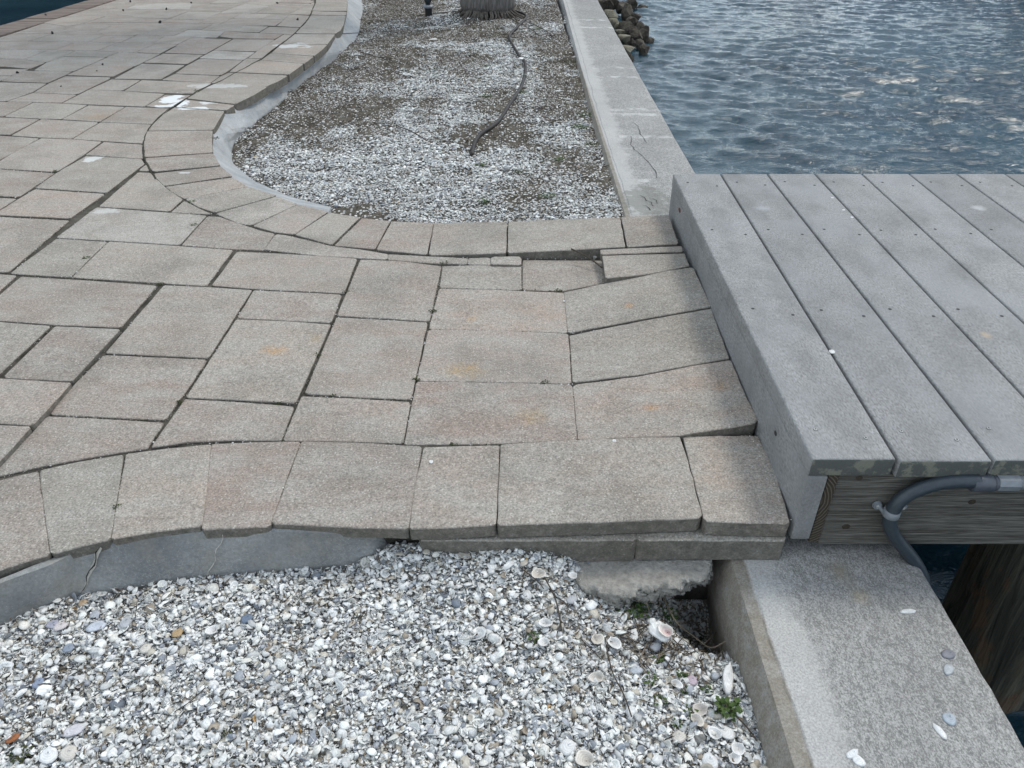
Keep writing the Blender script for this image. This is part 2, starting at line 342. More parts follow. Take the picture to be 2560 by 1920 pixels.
MTEAL = mat_flat('dark_teal_paint', (.02, .032, .036), .5, .4); MTWIG = mat_simple('dry_twig', (.13, .10, .075), (.21, .175, .13), 200, 30)
MDTWIG = mat_simple('dark_twig', (.045, .035, .027), (.075, .06, .045), 200, 30)
MLEAF = mat_simple('weed_leaf', (.036, .068, .016), (.065, .10, .026), 120, 60, .6, .3, .001); MMOSS = mat_simple('moss', (.028, .040, .014), (.06, .065, .025), 200, 60)
MRUST = mat_flat('rust', (.16, .055, .025), .9, .1)
MROCK = mat_simple('riprap_dark', (.035, .029, .022), (.125, .108, .086), 30, 7, .85, 1.0, .03); MROCKY = mat_simple('riprap_tan', (.13, .118, .085), (.23, .21, .16), 40, 8, .9, .8, .015)
MPALM = mat_wood('palm_bark', (.095, .087, .080), (.155, .145, .137), (40, 40, 4)); MFOL = mat_simple('dark_foliage', (.022, .038, .014), (.05, .075, .028), 4, 1.2, .6, .1, .001)
MEND = mat_end_grain(); MPILE = mat_pile(); MSTONE = mat_simple('grey_stone', (.13, .13, .125), (.2, .2, .19), 120, 30)
MBUILD = mat_flat('added_hull_paint', (.01, .011, .013), .5, .3)
MROOT = mat_simple('root', (.06, .05, .042), (.13, .115, .1), 100, 20)

# ------------------------------------------------------------------ paving
walk = empty('paved_walkway'); tag(walk, 'walkway of mixed size grey and pinkish concrete pavers with curved borders', None, None, 'structure')
def paver(P, thick=.05, mat=None, jitter=.0010, shrink=None, name='paver', parent=walk, rnd=None, step=.03, bev=.0034, zoff=None):
    if shrink is None: shrink = random.uniform(-.0040, -.0010)
    P = [Vector(p) for p in P]
    A = sum(P[i].x * P[(i + 1) % len(P)].y - P[(i + 1) % len(P)].x * P[i].y for i in range(len(P)))
    if A < 0: P = P[::-1]
    cen = sum(P, Vector()) / len(P)
    if zoff is None: zoff = random.uniform(-.0016, .0016) * (1 if cen.y < 4 else .5)
    tx, ty = random.uniform(-.004, .004), random.uniform(-.004, .004)
    for p in P: p.z += zoff + (p.x - cen.x) * tx + (p.y - cen.y) * ty
    far = max(1.0, cen.y / 2.0)
    Q = []
    n = len(P)
    for i in range(n):
        a, b = P[i], P[(i + 1) % n]; d = b - a; ln = d.length
        if ln < 1e-5: continue
        k = max(1, int(ln / (step * far))); pr, nx = P[i - 1], b
        ang = (a - pr).normalized().dot(d.normalized()) if (a - pr).length > 1e-6 else 1
        nn = Vector((d.y, -d.x, 0)).normalized()
        if ang < .8: Q.append(a + d.normalized() * random.choice((.002, .003, .004, .008)) * far ** .5)          # knocked-off corner
        else: Q.append(a.copy())
        for j in range(1, k):
            Q.append(a + d * (j / k) + nn * random.uniform(-jitter, jitter) * 1.0)
        nxt = P[(i + 2) % n] - b
        if nxt.length > 1e-6 and d.normalized().dot(nxt.normalized()) < .8: Q.append(b - d.normalized() * random.choice((.002, .003, .004, .008)) * far ** .5)
    m = len(Q); N = []
    for i in range(m):
        d = (Q[(i + 1) % m] - Q[i - 1]); N.append(Vector((d.y, -d.x, 0)).normalized())
    rings = [(-shrink, -thick), (-shrink, -bev), (-shrink - bev * .30, -bev * .30), (-shrink - bev * 1.1, 0)]
    V = []; F = []
    for off, dz in rings:
        for i in range(m):
            v = Q[i] + N[i] * off; v = v + Vector((0, 0, dz))
            if dz == -thick: v -= N[i] * .002
            V.append(v)
    for r in range(3):
        for i in range(m): j = (i + 1) % m; F.append((r * m + i, r * m + j, (r + 1) * m + j, (r + 1) * m + i))
    F.append(tuple(range(3 * m, 4 * m)))
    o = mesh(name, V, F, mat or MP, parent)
    return o
def pv(v, pts, z=0.0, **k): return paver(world(v, pts, z), **k)

# front border course, along the near shell bed
pv('6', [(-250, 825), (0, 738), (120, 706), (228, 684), (240, 760), (298, 1190), (150, 1232), (0, 1280), (-250, 1375)], thick=.03)
pv('6', [(248, 680), (480, 627), (750, 582), (735, 700), (672, 1098), (500, 1138), (317, 1188), (272, 880)], thick=.03)
pv('6', [(778, 578), (1030, 545), (1292, 522), (1268, 780), (1237, 1018), (960, 1050), (688, 1096), (737, 800)], thick=.03)
pv('6', [(1306, 520), (1560, 508), (1840, 504), (1750, 740), (1652, 1015), (1440, 1024), (1247, 1033), (1277, 800)], thick=.03)
pv('n', [(756, 1104), (900, 1108), (1052, 1117), (1036, 1220), (1018, 1321), (900, 1318), (681, 1308)], thick=.032, zoff=.001)
pv('7', [(354, 264), (560, 257), (771, 254), (766, 420), (750, 690), (500, 706), (274, 712), (302, 480)], .001, thick=.036, zoff=.002)
pv('7', [(783, 254), (1200, 228), (1762, 206), (1808, 340), (1888, 650), (1400, 670), (1000, 683), (766, 690), (772, 500)], .003, thick=.04, zoff=.003, jitter=.0013)
pv('n', [(1710, 1093), (1800, 1091), (1893, 1092), (1934, 1169), (1971, 1308), (1870, 1306), (1763, 1302), (1738, 1200)], .002, thick=.042, zoff=.002, jitter=.0013)
# under-course at the ramp end
def block(x0, x1, y0, y1, z0, z1, par=walk, nm='paver', mat=None):
    return paver([(x0, y0, z1), (x1, y0, z1), (x1, y1, z1), (x0, y1, z1)], thick=z1 - z0, name=nm, parent=par, mat=mat, zoff=0)
block(-.20, .270, 1.186, 1.42, -.108, -.0395); block(.2735, .596, 1.187, 1.42, -.1035, -.0405)
# rows behind
pv('6', [(290, 345), (640, 361), (1006, 382), (903, 537), (600, 586), (280, 643), (0, 706), (-58, 718)])
pv('6', [(1138, 242), (1480, 260), (1806, 287), (1726, 493), (1450, 490), (1150, 503), (930, 537), (1032, 392)])
pv('n', [(755, 990), (895, 996), (1024, 1004), (1015, 1055), (1005, 1106), (880, 1102), (709, 1099)])
pv('n', [(1043, 954), (1232, 956), (1428, 962), (1434, 1030), (1440, 1097), (1262, 1105), (1013, 1108), (1028, 1030)])
pv('n', [(1433, 962, 0), (1596, 941, .016), (1730, 914.5, .026), (1827, 900, .032), (1859, 977, .031), (1893, 1050, .030), (1885, 1057, .030), (1795, 1071.4, .021), (1704, 1086, .013), (1446, 1098, 0)], thick=.045, zoff=0, jitter=.0014)
pv('n', [(1423, 837, 0), (1596, 802, .018), (1779, 770, .036), (1824, 895, .033), (1730, 911.5, .026), (1596, 936, .0150), (1431, 955, -.001)], zoff=-.001, shrink=0.0)
pv('n', [(1411, 731, 0), (1511, 709, .014), (1645, 681, .035), (1732, 668, .05), (1776, 765, .038), (1596, 797.5, .018), (1422, 830, 0)], zoff=0)
pv('5', [(550, 652), (900, 657), (1243, 674), (1259, 919), (870, 910), (491, 904)])
pv('5', [(602, 444), (900, 452), (1221, 467), (1239, 664), (900, 651), (554, 644)])
pv('5', [(619, 331), (800, 327), (1009, 331), (1011, 449), (800, 443), (605, 436)], -.001)
pv('5', [(1021, 300), (1410, 305), (1600, 320), (1640, 375), (1222, 455), (1021, 451)], -.005)
pv('5', [(345, 274), (743, 293), (739, 321), (560, 317), (342, 299)], .001, step=.015); pv('5', [(749, 292), (856, 291), (860, 324), (746, 321)], .001, step=.015, jitter=.002)
pv('5', [(862, 293), (880, 286), (1006, 286), (1007, 324), (866, 322)], .006, step=.015, jitter=.002)
pv('n', [(690, 585), (716, 588), (830, 615), (899, 623), (969, 635), (968, 647), (800, 638), (663, 622)])
pv('4', [(1275, 344), (1350, 348), (1480, 393), (1600, 433), (1684, 450), (1620, 550), (1370, 538), (1118, 518)])
pv('5', [(207, 299), (400, 305), (606, 331), (545, 604), (300, 589), (90, 577)]); pv('n', [(842, 793), (955, 799), (1067, 806), (1046, 905), (1027, 996), (900, 991), (763, 982)])
# loose blocks heaved up against the boardwalk
tag(pv('5', [(1410, 249), (1818, 230), (1824, 258), (1414, 272)], .043, thick=.03, zoff=0, jitter=.002), 'narrow cut paver strip standing proud')
tag(pv('5', [(1420, 279, .038), (1833, 268, .045), (1858, 330, .042), (1700, 362, .038), (1560, 380, .035), (1437, 391, .034)], thick=.045, zoff=0, jitter=.0016), 'heaved loose paver')
# border course round the far bed
pv('5', [(1517, 84, .038), (1750, 74, .042), (1800, 218, .045), (1548, 234, .040)], thick=.055, zoff=0)
pv('5', [(949, 110, .018), (1200, 97, .026), (1507, 86, .036), (1536, 233, .038), (1250, 249, .030), (944, 264, .018)], thick=.06, zoff=0, jitter=.0014)
pv('5', [(576, 114, .006), (939, 110, .017), (934, 264, .018), (740, 271, .01), (547, 274, .005)], thick=.055, zoff=0)
pv('5', [(362, 107), (570, 114), (535, 272), (287, 248)], .003); pv('5', [(212, 91), (352, 106), (275, 246), (74, 228)])
pv('n', [(739, 586), (823, 531), (898, 543), (829, 611)])
for pts in ([(947, 82), (1356, 39), (1426, 97), (1010, 157), (962, 112)], [(1017, 162), (1430, 103), (1520, 160), (1137, 235), (1060, 198)], [(1144, 240), (1526, 165), (1696, 217), (1540, 261), (1320, 321), (1220, 287)],
            [(1330, 325), (1703, 221), (1826, 268), (1545, 397), (1480, 388), (1400, 358)], [(1557, 402), (1833, 273), (2013, 316), (1808, 454), (1690, 440)]): pv('4', pts)
for pts in ([(1692, -160), (2030, -160), (2062, 0), (2055, 131), (1660, 125), (1690, 50), (1697, 0)], [(1657, 129), (2053, 137), (2047, 174), (1641, 166)], [(1638, 173), (2046, 181), (2025, 270), (1985, 350), (1923, 388), (1465, 382), (1530, 315), (1590, 250)],
            [(1452, 391), (1919, 395), (1830, 508), (1315, 500)], [(1307, 506), (1828, 515), (1760, 580), (1680, 642), (1192, 608)], [(1187, 613), (1672, 648), (1562, 729), (1082, 687)],
            [(1070, 693), (1552, 737), (1390, 857), (792, 831), (890, 785), (990, 727)], [(777, 842), (1378, 869), (1250, 940), (1125, 992), (547, 963), (620, 930)]): pv('B', pts)
for pts in ([(1320, 509), (1640, 531), (1560, 580), (1445, 637), (1150, 603), (1200, 575)], [(1142, 611), (1440, 644), (1385, 675), (1082, 655)], [(1072, 661), (1376, 683), (1340, 740), (1307, 796), (907, 802), (942, 760), (1002, 705)],
            [(904, 810), (1302, 804), (1297, 870), (1304, 934), (892, 964), (887, 880)], [(894, 973), (1306, 943), (1349, 1015), (944, 1053), (907, 1005)]): pv('1', pts)
# main field, left
for pts in ([(1458, 562), (1850, 582), (2193, 605), (2110, 817), (1550, 789), (1303, 769)], [(670, 499), (1100, 527), (1428, 552), (1266, 769), (960, 750), (444, 717)], [(348, 482), (653, 500), (430, 714), (68, 694)],
            [(595, 291), (1263, 342), (1100, 518), (660, 490), (350, 474)], [(850, 73), (923, 77), (963, 120), (1033, 182), (1120, 240), (1040, 314), (610, 284)], [(895, 31), (917, 65), (857, 64)], [(1132, 251), (1213, 292), (1298, 330), (1052, 318)],
            [(-300, 335), (0, 347), (422, 369), (47, 688), (-300, 672)], [(215, 180), (637, 208), (428, 357), (0, 337), (-20, 334), (0, 312)], [(-200, 47), (0, 57), (328, 81), (112, 224), (0, 217), (-200, 205)], [(-200, 224), (0, 234), (98, 238), (0, 300), (-200, 430)],
            [(-250, 692), (0, 702), (98, 710), (0, 798), (-250, 1010)], [(130, 716), (560, 742), (960, 772), (738, 1028), (340, 1010), (0, 985), (-150, 975), (0, 828)], [(1010, 771), (1290, 783), (1545, 800), (1278, 1213), (960, 1199), (650, 1184)],
            [(1562, 803), (2098, 829), (2030, 999), (1462, 971)], [(1452, 980), (1750, 992), (2030, 1012), (1928, 1240), (1813, 1493), (1480, 1474), (1146, 1458)],
            [(640, 1198), (950, 1212), (1264, 1225), (1118, 1440), (1010, 1590), (700, 1576), (316, 1558), (400, 1440)]): pv('4', pts)
pv('4', [(-250, 987), (0, 997), (303, 1019), (0, 1298), (-250, 1490)], .004); pv('4', [(340, 1020), (732, 1040), (438, 1355), (180, 1344), (20, 1332)], .008)
pv('6', [(-250, 102), (0, 114), (434, 141), (198, 401), (0, 387), (-250, 375)], .014); pv('6', [(-250, 394), (0, 402), (183, 410), (0, 608), (-250, 890)], .014)
# main field, further off
for v, pts in (('1', [(530, 956), (868, 976), (886, 1005), (652, 1183), (218, 1153), (345, 1062)]), ('C', [(478, 541), (1136, 577), (820, 764), (470, 749), (132, 728)]), ('C', [(-300, 508), (0, 521), (448, 541), (112, 718), (-300, 705)]),
               ('C', [(1155, 581), (1743, 606), (1690, 690), (1657, 820), (1190, 791), (838, 768)]), ('C', [(1197, 801), (1643, 833), (1640, 920), (1643, 994), (983, 949)]), ('C', [(-300, 714), (0, 730), (448, 761), (208, 903), (0, 1006), (-300, 1165)]),
               ('1', [(253, 849), (440, 855), (622, 869), (513, 949), (343, 1054), (0, 1034), (-150, 1026), (0, 987), (100, 930)]), ('C', [(1020, 382), (1433, 399), (1145, 569), (718, 542)]), ('C', [(1452, 401), (1953, 422), (1800, 550), (1750, 597), (1162, 573)]),
               ('C', [(1012, 207), (1400, 217), (1893, 247), (1660, 394), (1022, 371), (724, 357)]), ('1', [(1014, 581), (1183, 583), (1140, 608), (1055, 655), (980, 657), (897, 650)]), ('C', [(382, 354), (703, 361), (1000, 379), (703, 539), (470, 534), (46, 513)]),
               ('C', [(-300, 333), (0, 342), (370, 351), (35, 511), (-300, 500)]), ('C', [(377, 240), (876, 261), (704, 351), (380, 344), (86, 337)]), ('C', [(-300, 108), (0, 118), (533, 133), (370, 230), (75, 333), (-300, 326)]),
               ('C', [(747, 48), (1268, 60), (1260, 76), (978, 210), (880, 255), (388, 233), (557, 131)]), ('C', [(1282, 83), (1525, 89), (1612, 92), (1405, 211), (1018, 202)]), ('1', [(872, 491), (1298, 509), (1200, 572), (1110, 574), (764, 558)]),
               ('A', [(252, 816), (828, 821), (755, 861), (545, 952), (18, 935)]), ('A', [(770, 862), (1032, 751), (1538, 763), (1300, 877)]), ('A', [(-200, 870), (0, 872), (130, 874), (17, 924), (-200, 930)]), ('A', [(-200, 793), (0, 796), (330, 797), (230, 829), (135, 867), (0, 865), (-200, 862)]),
               ('A', [(552, 580), (858, 584), (722, 644), (525, 715), (400, 700), (298, 684)]), ('A', [(868, 586), (1360, 599), (1213, 654), (732, 646)]), ('A', [(730, 651), (1210, 661), (1025, 744), (838, 819), (390, 809), (532, 721)]),
               ('A', [(-200, 687), (290, 690), (395, 704), (518, 721), (340, 789), (75, 765), (-200, 760)]), ('A', [(-200, 567), (0, 569), (538, 576), (285, 676), (0, 671), (-200, 668)]), ('A', [(653, 573), (873, 489), (1326, 493), (1118, 582)]),
               ('A', [(1138, 584), (1348, 493), (1786, 497), (1556, 600), (1370, 594)]), ('A', [(1378, 601), (1843, 618), (1638, 718), (1543, 760), (1038, 746), (1217, 668)]), ('A', [(1578, 600), (1808, 499), (2038, 512), (1838, 614)]),
               ('A', [(1054, 482), (1220, 409), (1556, 409), (1380, 487)]), ('A', [(1398, 488), (1578, 410), (1893, 413), (1755, 494)]), ('A', [(1772, 494), (1907, 417), (2045, 413), (2213, 428), (2120, 470), (2043, 509)]),
               ('A', [(-200, 477), (866, 484), (638, 569), (0, 561), (-200, 561)]), ('A', [(-150, 472), (0, 430), (150, 387), (600, 389), (333, 470)]), ('A', [(348, 474), (612, 390), (1188, 402), (1020, 480)]), ('A', [(163, 383), (484, 272), (758, 301), (748, 335), (603, 384)]),
               ('A', [(760, 336), (917, 281), (1286, 291), (1120, 360), (1000, 396), (622, 388)]), ('A', [(1132, 362), (1312, 291), (1830, 262), (1930, 300), (1560, 404), (1212, 402)]), ('A', [(497, 262), (718, 198), (1215, 182), (920, 276), (760, 298)]),
               ('B', [(352, 681), (400, 676), (858, 696), (680, 820), (603, 865), (84, 842), (222, 750)]), ('B', [(522, 584), (998, 601), (865, 689), (410, 670), (360, 668)]), ('B', [(752, 449), (1228, 453), (1020, 589), (528, 577)]),
               ('B', [(670, 365), (1040, 380), (1322, 393), (1235, 444), (760, 440), (590, 415)]), ('B', [(1052, 375), (1166, 307), (1516, 320), (1438, 402), (1345, 390)]), ('B', [(1337, 397), (1428, 409), (1200, 573), (1075, 668), (922, 664), (1036, 581)]),
               ('B', [(908, 672), (1063, 678), (983, 722), (888, 780), (785, 827), (708, 822), (870, 696)]), ('B', [(702, 834), (778, 839), (620, 923), (545, 959), (498, 954), (607, 877)]), ('B', [(78, 853), (593, 874), (484, 951), (120, 931), (-68, 918)]),
               ('1', [(872, 389), (1133, 399), (988, 486), (703, 482)]), ('1', [(1002, 329), (1247, 336), (1148, 391), (884, 383)]), ('1', [(1172, 234), (1422, 241), (1258, 332), (1013, 323)]), ('B', [(80, 414), (230, 347), (652, 362), (560, 431), (290, 423), (112, 418)]),
               ('B', [(397, 340), (520, 282), (740, 288), (1153, 304), (1043, 370), (670, 356)]), ('B', [(618, 278), (737, 216), (1333, 229), (1236, 295), (745, 283)]), ('B', [(1087, 214), (1196, 164), (1388, 169), (1338, 222)]), ('B', [(1352, 224), (1402, 169), (1633, 179), (1588, 245), (1523, 311), (1252, 295)]),
               ('B', [(742, 209), (870, 151), (1000, 157), (1183, 163), (1070, 213)]), ('B', [(412, 231), (492, 191), (592, 153), (858, 151), (728, 209), (605, 275), (402, 267)]), ('B', [(-110, 261), (10, 223), (398, 233), (390, 262), (320, 265), (0, 261)]),
               ('B', [(-115, 265), (315, 270), (508, 280), (385, 337), (228, 337), (62, 407), (-365, 400), (-345, 390)]), ('B', [(247, 133), (616, 138), (585, 151), (490, 189), (410, 225), (38, 216), (142, 168)]), ('B', [(282, 112), (472, 43), (857, 41), (700, 102), (620, 129), (252, 127)]),
               ('B', [(712, 105), (892, 39), (1166, 70), (1090, 103), (1005, 149), (865, 146), (604, 149), (632, 135)]), ('B', [(1182, 73), (1523, 93), (1388, 160), (1014, 149), (1095, 106)]), ('B', [(1270, 35), (1638, 45), (1533, 88), (1188, 67)]), ('B', [(1542, 93), (1683, 22), (1688, 50), (1663, 110), (1638, 171), (1402, 162)]),
               ('B', [(982, -10), (1328, 0), (1253, 29), (1168, 64), (898, 36)]), ('B', [(1342, 3), (1693, 6), (1648, 37), (1272, 29)]), ('B', [(482, 40), (602, -10), (956, -5), (873, 32)]), ('A', [(1162, 91), (1352, 24), (1530, 12), (1430, 45), (1556, 50), (1438, 100)]),
               ('A', [(1434, 112), (1933, 113), (2166, 129), (2068, 167), (1943, 214), (1700, 213), (1312, 160)]), ('A', [(1250, 182), (1305, 163), (1690, 216), (1926, 222), (1838, 251), (1060, 260), (928, 276)]), ('A', [(1560, 52), (2055, 30), (2212, 40), (2180, 104), (1450, 103)])):
    pv(v, pts, shrink=-.001, jitter=.0014)

# grit, shell bits and moss lodged in the joints (seen only where the joints are open) and crumbs strewn on the slabs
EDGES = []
for o in walk.children:
    if not o.name.startswith('paver'): continue
    me = o.data; m = (len(me.vertices)) // 4; c = o.location
    P = [c + me.vertices[m + i].co for i in range(m)]
    for i in range(m):
        a, b = P[i], P[(i + 1) % m]
        if a.y < 3.6 and a.x < .62: EDGES.append((a, b))
# moss and soil packed in the long curved joint of the far border course
arc = resample2 = [Vector((p.x, p.y, .0012)) for p in world('B', [(1692, -160), (1697, 0), (1691, 50), (1665, 110), (1640, 176), (1590, 250), (1527, 316), (1442, 402), (1332, 488), (1202, 577), (1080, 678), (990, 724), (890, 783), (782, 836), (620, 927), (490, 982), (340, 1048), (262, 1104)]) + world('1', [(1062, 656), (1000, 701), (940, 760), (904, 810), (885, 872), (880, 930), (891, 980), (925, 1052), (958, 1100)])]
AP = catmull(arc, 5)
for k0 in range(0, len(AP) - 3, 9):
    seg_ = [p + Vector((random.uniform(-.0015, .0015), random.uniform(-.003, .003), 0)) for p in AP[k0:k0 + 10]]; P_ = seg_; V = []; F = []
    for i, p in enumerate(P_):
        t = (P_[min(i + 1, len(P_) - 1)] - P_[max(i - 1, 0)]).normalized(); q = Vector((t.y, -t.x, 0)); w_ = random.uniform(.003, .0085) * (1 + .12 * p.y) * .5; V += [p + q * w_, p + Vector((0, 0, .0022)), p - q * w_]
    for i in range(len(P_) - 1): F += [(3 * i, 3 * i + 1, 3 * i + 4, 3 * i + 3), (3 * i + 1, 3 * i + 2, 3 * i + 5, 3 * i + 4)]
    mesh('joint_moss', V, F, MJM, walk)
# bedding soil under the pavers, and the worn paving that runs on out of sight
def prism(poly, z1, z0, mat, name, parent=None):
    bm = bmesh.new(); t = [bm.verts.new((p[0], p[1], z1)) for p in poly]; b = [bm.verts.new((p[0], p[1], z0)) for p in poly]; n = len(poly)
    bm.faces.new(t); bm.faces.new(b[::-1])
    for i in range(n): bm.faces.new((t[i], b[i], b[(i + 1) % n], t[(i + 1) % n]))
    bmesh.ops.triangulate(bm, faces=bm.faces)
    return from_bm(name, bm, mat, parent)
wp = lambda v, pts, z=0.0: [(p.x, p.y) for p in world(v, pts, z)]
bed_poly = wp('6', [(-600, 1300), (-250, 1290), (0, 1210), (300, 1120), (680, 1030), (1240, 960), (1660, 950)]) + wp('7', [(0, 640), (262, 640), (760, 620)]) + [(.27, 1.24), (.598, 1.24), (.598, 2.72)] + \
    wp('5', [(1500, 110), (940, 130), (570, 140), (350, 130), (190, 110)]) + wp('4', [(1990, 340), (1810, 300), (1650, 245), (1490, 190), (1390, 120), (1310, 60), (1260, -30)]) + \
    wp('1', [(1250, 880), (1260, 800), (1300, 730), (1360, 670), (1440, 620), (1600, 520), (1750, 430), (1900, 320), (2000, 240), (2060, 160), (2085, 60), (2088, 0), (2080, -60)]) + [(-2.2, 14), (-6.2, 14)] + wp('A', [(1340, 0), (0, 425), (-900, 700)])
prism(bed_poly, -.0068, -.30, MBED, 'bedding', walk)
far_poly = wp('A', [(1345, -4), (10, 424), (-300, 525), (-200, 690), (900, 700), (1900, 560), (2400, 420), (3300, 240), (3560, 60), (3590, -50)]) + [(-2.25, 13.9), (-6.1, 13.9)]
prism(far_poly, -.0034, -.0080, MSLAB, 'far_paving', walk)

# ------------------------------------------------------------------ curbs
def curb(name, T, B, mat, label, back=.10):
    """T: world points of the top arris, B: of the foot; both run the same way"""
    n = len(T); V = []; F = []
    for i in range(n):
        t, b = Vector(T[i]), Vector(B[i]); d = Vector((b.x - t.x, b.y - t.y, 0)); d = d.normalized() if d.length > 1e-5 else Vector((0, -1, 0))
        prof = [t - d * back + Vector((0, 0, -.25)), t - d * back, t - d * .008, t + d * .003 + Vector((0, 0, -.0035))] + [t.lerp(b, k) + Vector((0, 0, -.004 * (1 - k) + .0015 * math.sin(i * 1.9 + k * 5))) for k in (.15, .4, .7, 1.0)] + [b + Vector((d.x * .01, d.y * .01, -.15))]
        V += prof
    m = 9
    for i in range(n - 1):
        for k in range(m - 1): F.append((i * m + k, (i + 1) * m + k, (i + 1) * m + k + 1, i * m + k + 1))
    F.append(tuple(range(m))[::-1]); F.append(tuple(range((n - 1) * m, n * m)))
    o = mesh(name, V, F, mat); tag(o, label, None, None, 'structure'); return o
def resample(P, n):
    P = catmull(P, 8); L_ = [0]
    for a, b in zip(P, P[1:]): L_.append(L_[-1] + (b - a).length)
    r = []; j = 0
    for k in range(n):
        s = L_[-1] * k / (n - 1)
        while j < len(P) - 2 and L_[j + 1] < s: j += 1
        f = (s - L_[j]) / max(1e-9, L_[j + 1] - L_[j]); r.append(P[j].lerp(P[j + 1], min(1, f)))
    return r
T1 = resample(world('d', [(-260, 1345), (-120, 1290), (0, 1250), (105, 1209), (240, 1174), (440, 1149), (620, 1146), (740, 1151, -.020), (810, 1158, -.05), (850, 1168, -.095), (880, 1178, -.135)], -.015), 40)
B1 = resample(world('d', [(-300, 1440), (-140, 1385), (0, 1340), (105, 1306), (250, 1276), (430, 1252), (620, 1230, -.118), (700, 1222, -.108), (760, 1208, -.090), (820, 1194, -.088), (850, 1190, -.11), (880, 1196, -.15)], -.125), 40)
near_curb = curb('concrete_curb', T1, B1, MCURB, 'smooth slate grey curved curb between front pavers and shells')
def strip(pts, w, mat, parent, name, lift=.0012, nrm=Vector((0, -.6, .8))):
    P = [Vector(p) for p in pts]; V = []; F = []
    for i, p in enumerate(P):
        t = (P[min(i + 1, len(P) - 1)] - P[max(i - 1, 0)]).normalized(); s = t.cross(nrm).normalized(); ww = w[i] if isinstance(w, list) else w
        V += [p + s * ww * .5 + nrm * lift, p - s * ww * .5 + nrm * lift]
    for i in range(len(P) - 1): F.append((2 * i, 2 * i + 1, 2 * i + 3, 2 * i + 2))
    return mesh(name, V, F, mat, parent)
MLIME = mat_simple('lime_filler', (.34, .32, .27), (.42, .40, .36), 150, 30); MCRACK = mat_simple('crack_dark', (.03, .028, .025), (.05, .045, .04), 200, 40)
def curb_path(fr, wob, a=.02, b=.98, n=9):
    i = int(fr * 39); return [T1[i].lerp(B1[i], a + (b - a) * k / (n - 1)) + Vector((wob * math.sin(k * 1.7 + fr * 9) - .018 * k / n * (1 if wob > 0 else -1), -.002, .0005)) for k in range(n)]
cidx = min(range(40), key=lambda i: (T1[i] - hz(255, 1365, -.023)).length) / 39
strip(curb_path(cidx, .003), [.012, .014, .006, .010, .013, .009, .007, .004, .002], MLIME, near_curb, 'crack_filler', .0022)
strip(curb_path(cidx + .002, .0045), [.001, .003, .002, .004, .002, .003, .001, .002, .001], MCRACK, near_curb, 'crack', .0030)
cidx2 = min(range(40), key=lambda i: (T1[i] - hz(555, 1330, -.023)).length) / 39
strip(curb_path(cidx2, .004), [.002, .0015, .002, .0025, .001, .002, .003, .002, .001], MLIME, near_curb, 'crack_filler', .0022)
strip(curb_path(.30, .003), .0012, MLIME, near_curb, 'crack_filler', .0022)
T2 = resample(world('1', [(2105, -120), (2134, 0), (2136, 40), (2130, 95), (2114, 160), (2064, 217), (2014, 272), (1934, 342), (1874, 388), (1784, 448), (1640, 536), (1560, 586), (1470, 642), (1402, 690), (1344, 752), (1311, 810), (1306, 880), (1314, 945), (1356, 1024), (1436, 1084), (1530, 1148), (1690, 1212), (1830, 1262), (2015, 1306)], -.022), 90)
B2 = resample(world('1', [(2190, -120), (2225, 0), (2228, 60), (2215, 130), (2195, 220), (2130, 300), (2045, 365), (1965, 425), (1910, 470), (1840, 520), (1750, 600), (1690, 650), (1610, 710), (1540, 780), (1450, 850), (1424, 905), (1422, 950), (1432, 1000), (1478, 1046), (1530, 1085), (1600, 1130), (1720, 1180), (1850, 1228), (2035, 1270)], -.135), 90)
far_curb = curb('concrete_curb', T2, B2, MCURBF, 'pale curved concrete curb around the far shell bed')
tag(strip([T2[40] + Vector((0, 0, 0)), T2[40].lerp(B2[40], .5), B2[40]], .006, MCRACK, far_curb, 'crack', .002, Vector((.5, 0, .86))), None)

# ------------------------------------------------------------------ ground of the two beds
def grid(name, xs, ys, zf, mat, kind, label=None, smooth=True):
    X, Y = np.meshgrid(xs, ys); Z = zf(X, Y); n, m = len(ys), len(xs)
    me = D.meshes.new(name); me.vertices.add(n * m); me.vertices.foreach_set('co', np.stack([X, Y, Z], -1).astype('f').ravel())
    i = np.arange((n - 1) * (m - 1)); r, c = i // (m - 1), i % (m - 1); a = r * m + c
    q = np.stack([a, a + 1, a + m + 1, a + m], -1).astype('i')
    me.loops.add(q.size); me.loops.foreach_set('vertex_index', q.ravel()); me.polygons.add(len(q)); me.polygons.foreach_set('loop_start', np.arange(0, q.size, 4, dtype='i')); me.polygons.foreach_set('loop_total', np.full(len(q), 4, 'i'))
    me.update(); me.validate()
    o = link(name, me, mat, None, smooth); tag(o, label, None, None, kind); return o
sm = lambda t: np.clip(t, 0, 1) ** 2 * (3 - 2 * np.clip(t, 0, 1))
def z_near(X, Y):
    z = -.128 - .058 * sm((X - .05) / .38) + .012 * fbm(X * 9, Y * 9) + .018 * fbm(X * 2.3 + 4, Y * 2.3)
    z = z - .035 * np.exp(-((X - .33) / .12) ** 2 - ((Y - 1.13) / .07) ** 2) + .045 * np.exp(-((X - .02) / .15) ** 2 - ((Y - 1.185) / .085) ** 2)
    z = z + .045 * np.exp(-((X + .24) / .10) ** 2 - ((Y - 1.185) / .05) ** 2)
    z = z - .25 * np.exp(-((X - .44) / .07) ** 2 - ((Y - 1.17) / .12) ** 2)
    z = z - .018 * np.exp(-((X - .25) / .10) ** 2 - ((Y - 1.0) / .06) ** 2)
    return z
def z_far(X, Y): return -.140 + .020 * fbm(X * 2.2, Y * 2.2) + .022 * fbm(X * 9, Y * 9) + .03 * np.exp(-((X + .27) / .5) ** 2 - ((Y - 8.9) / .6) ** 2)
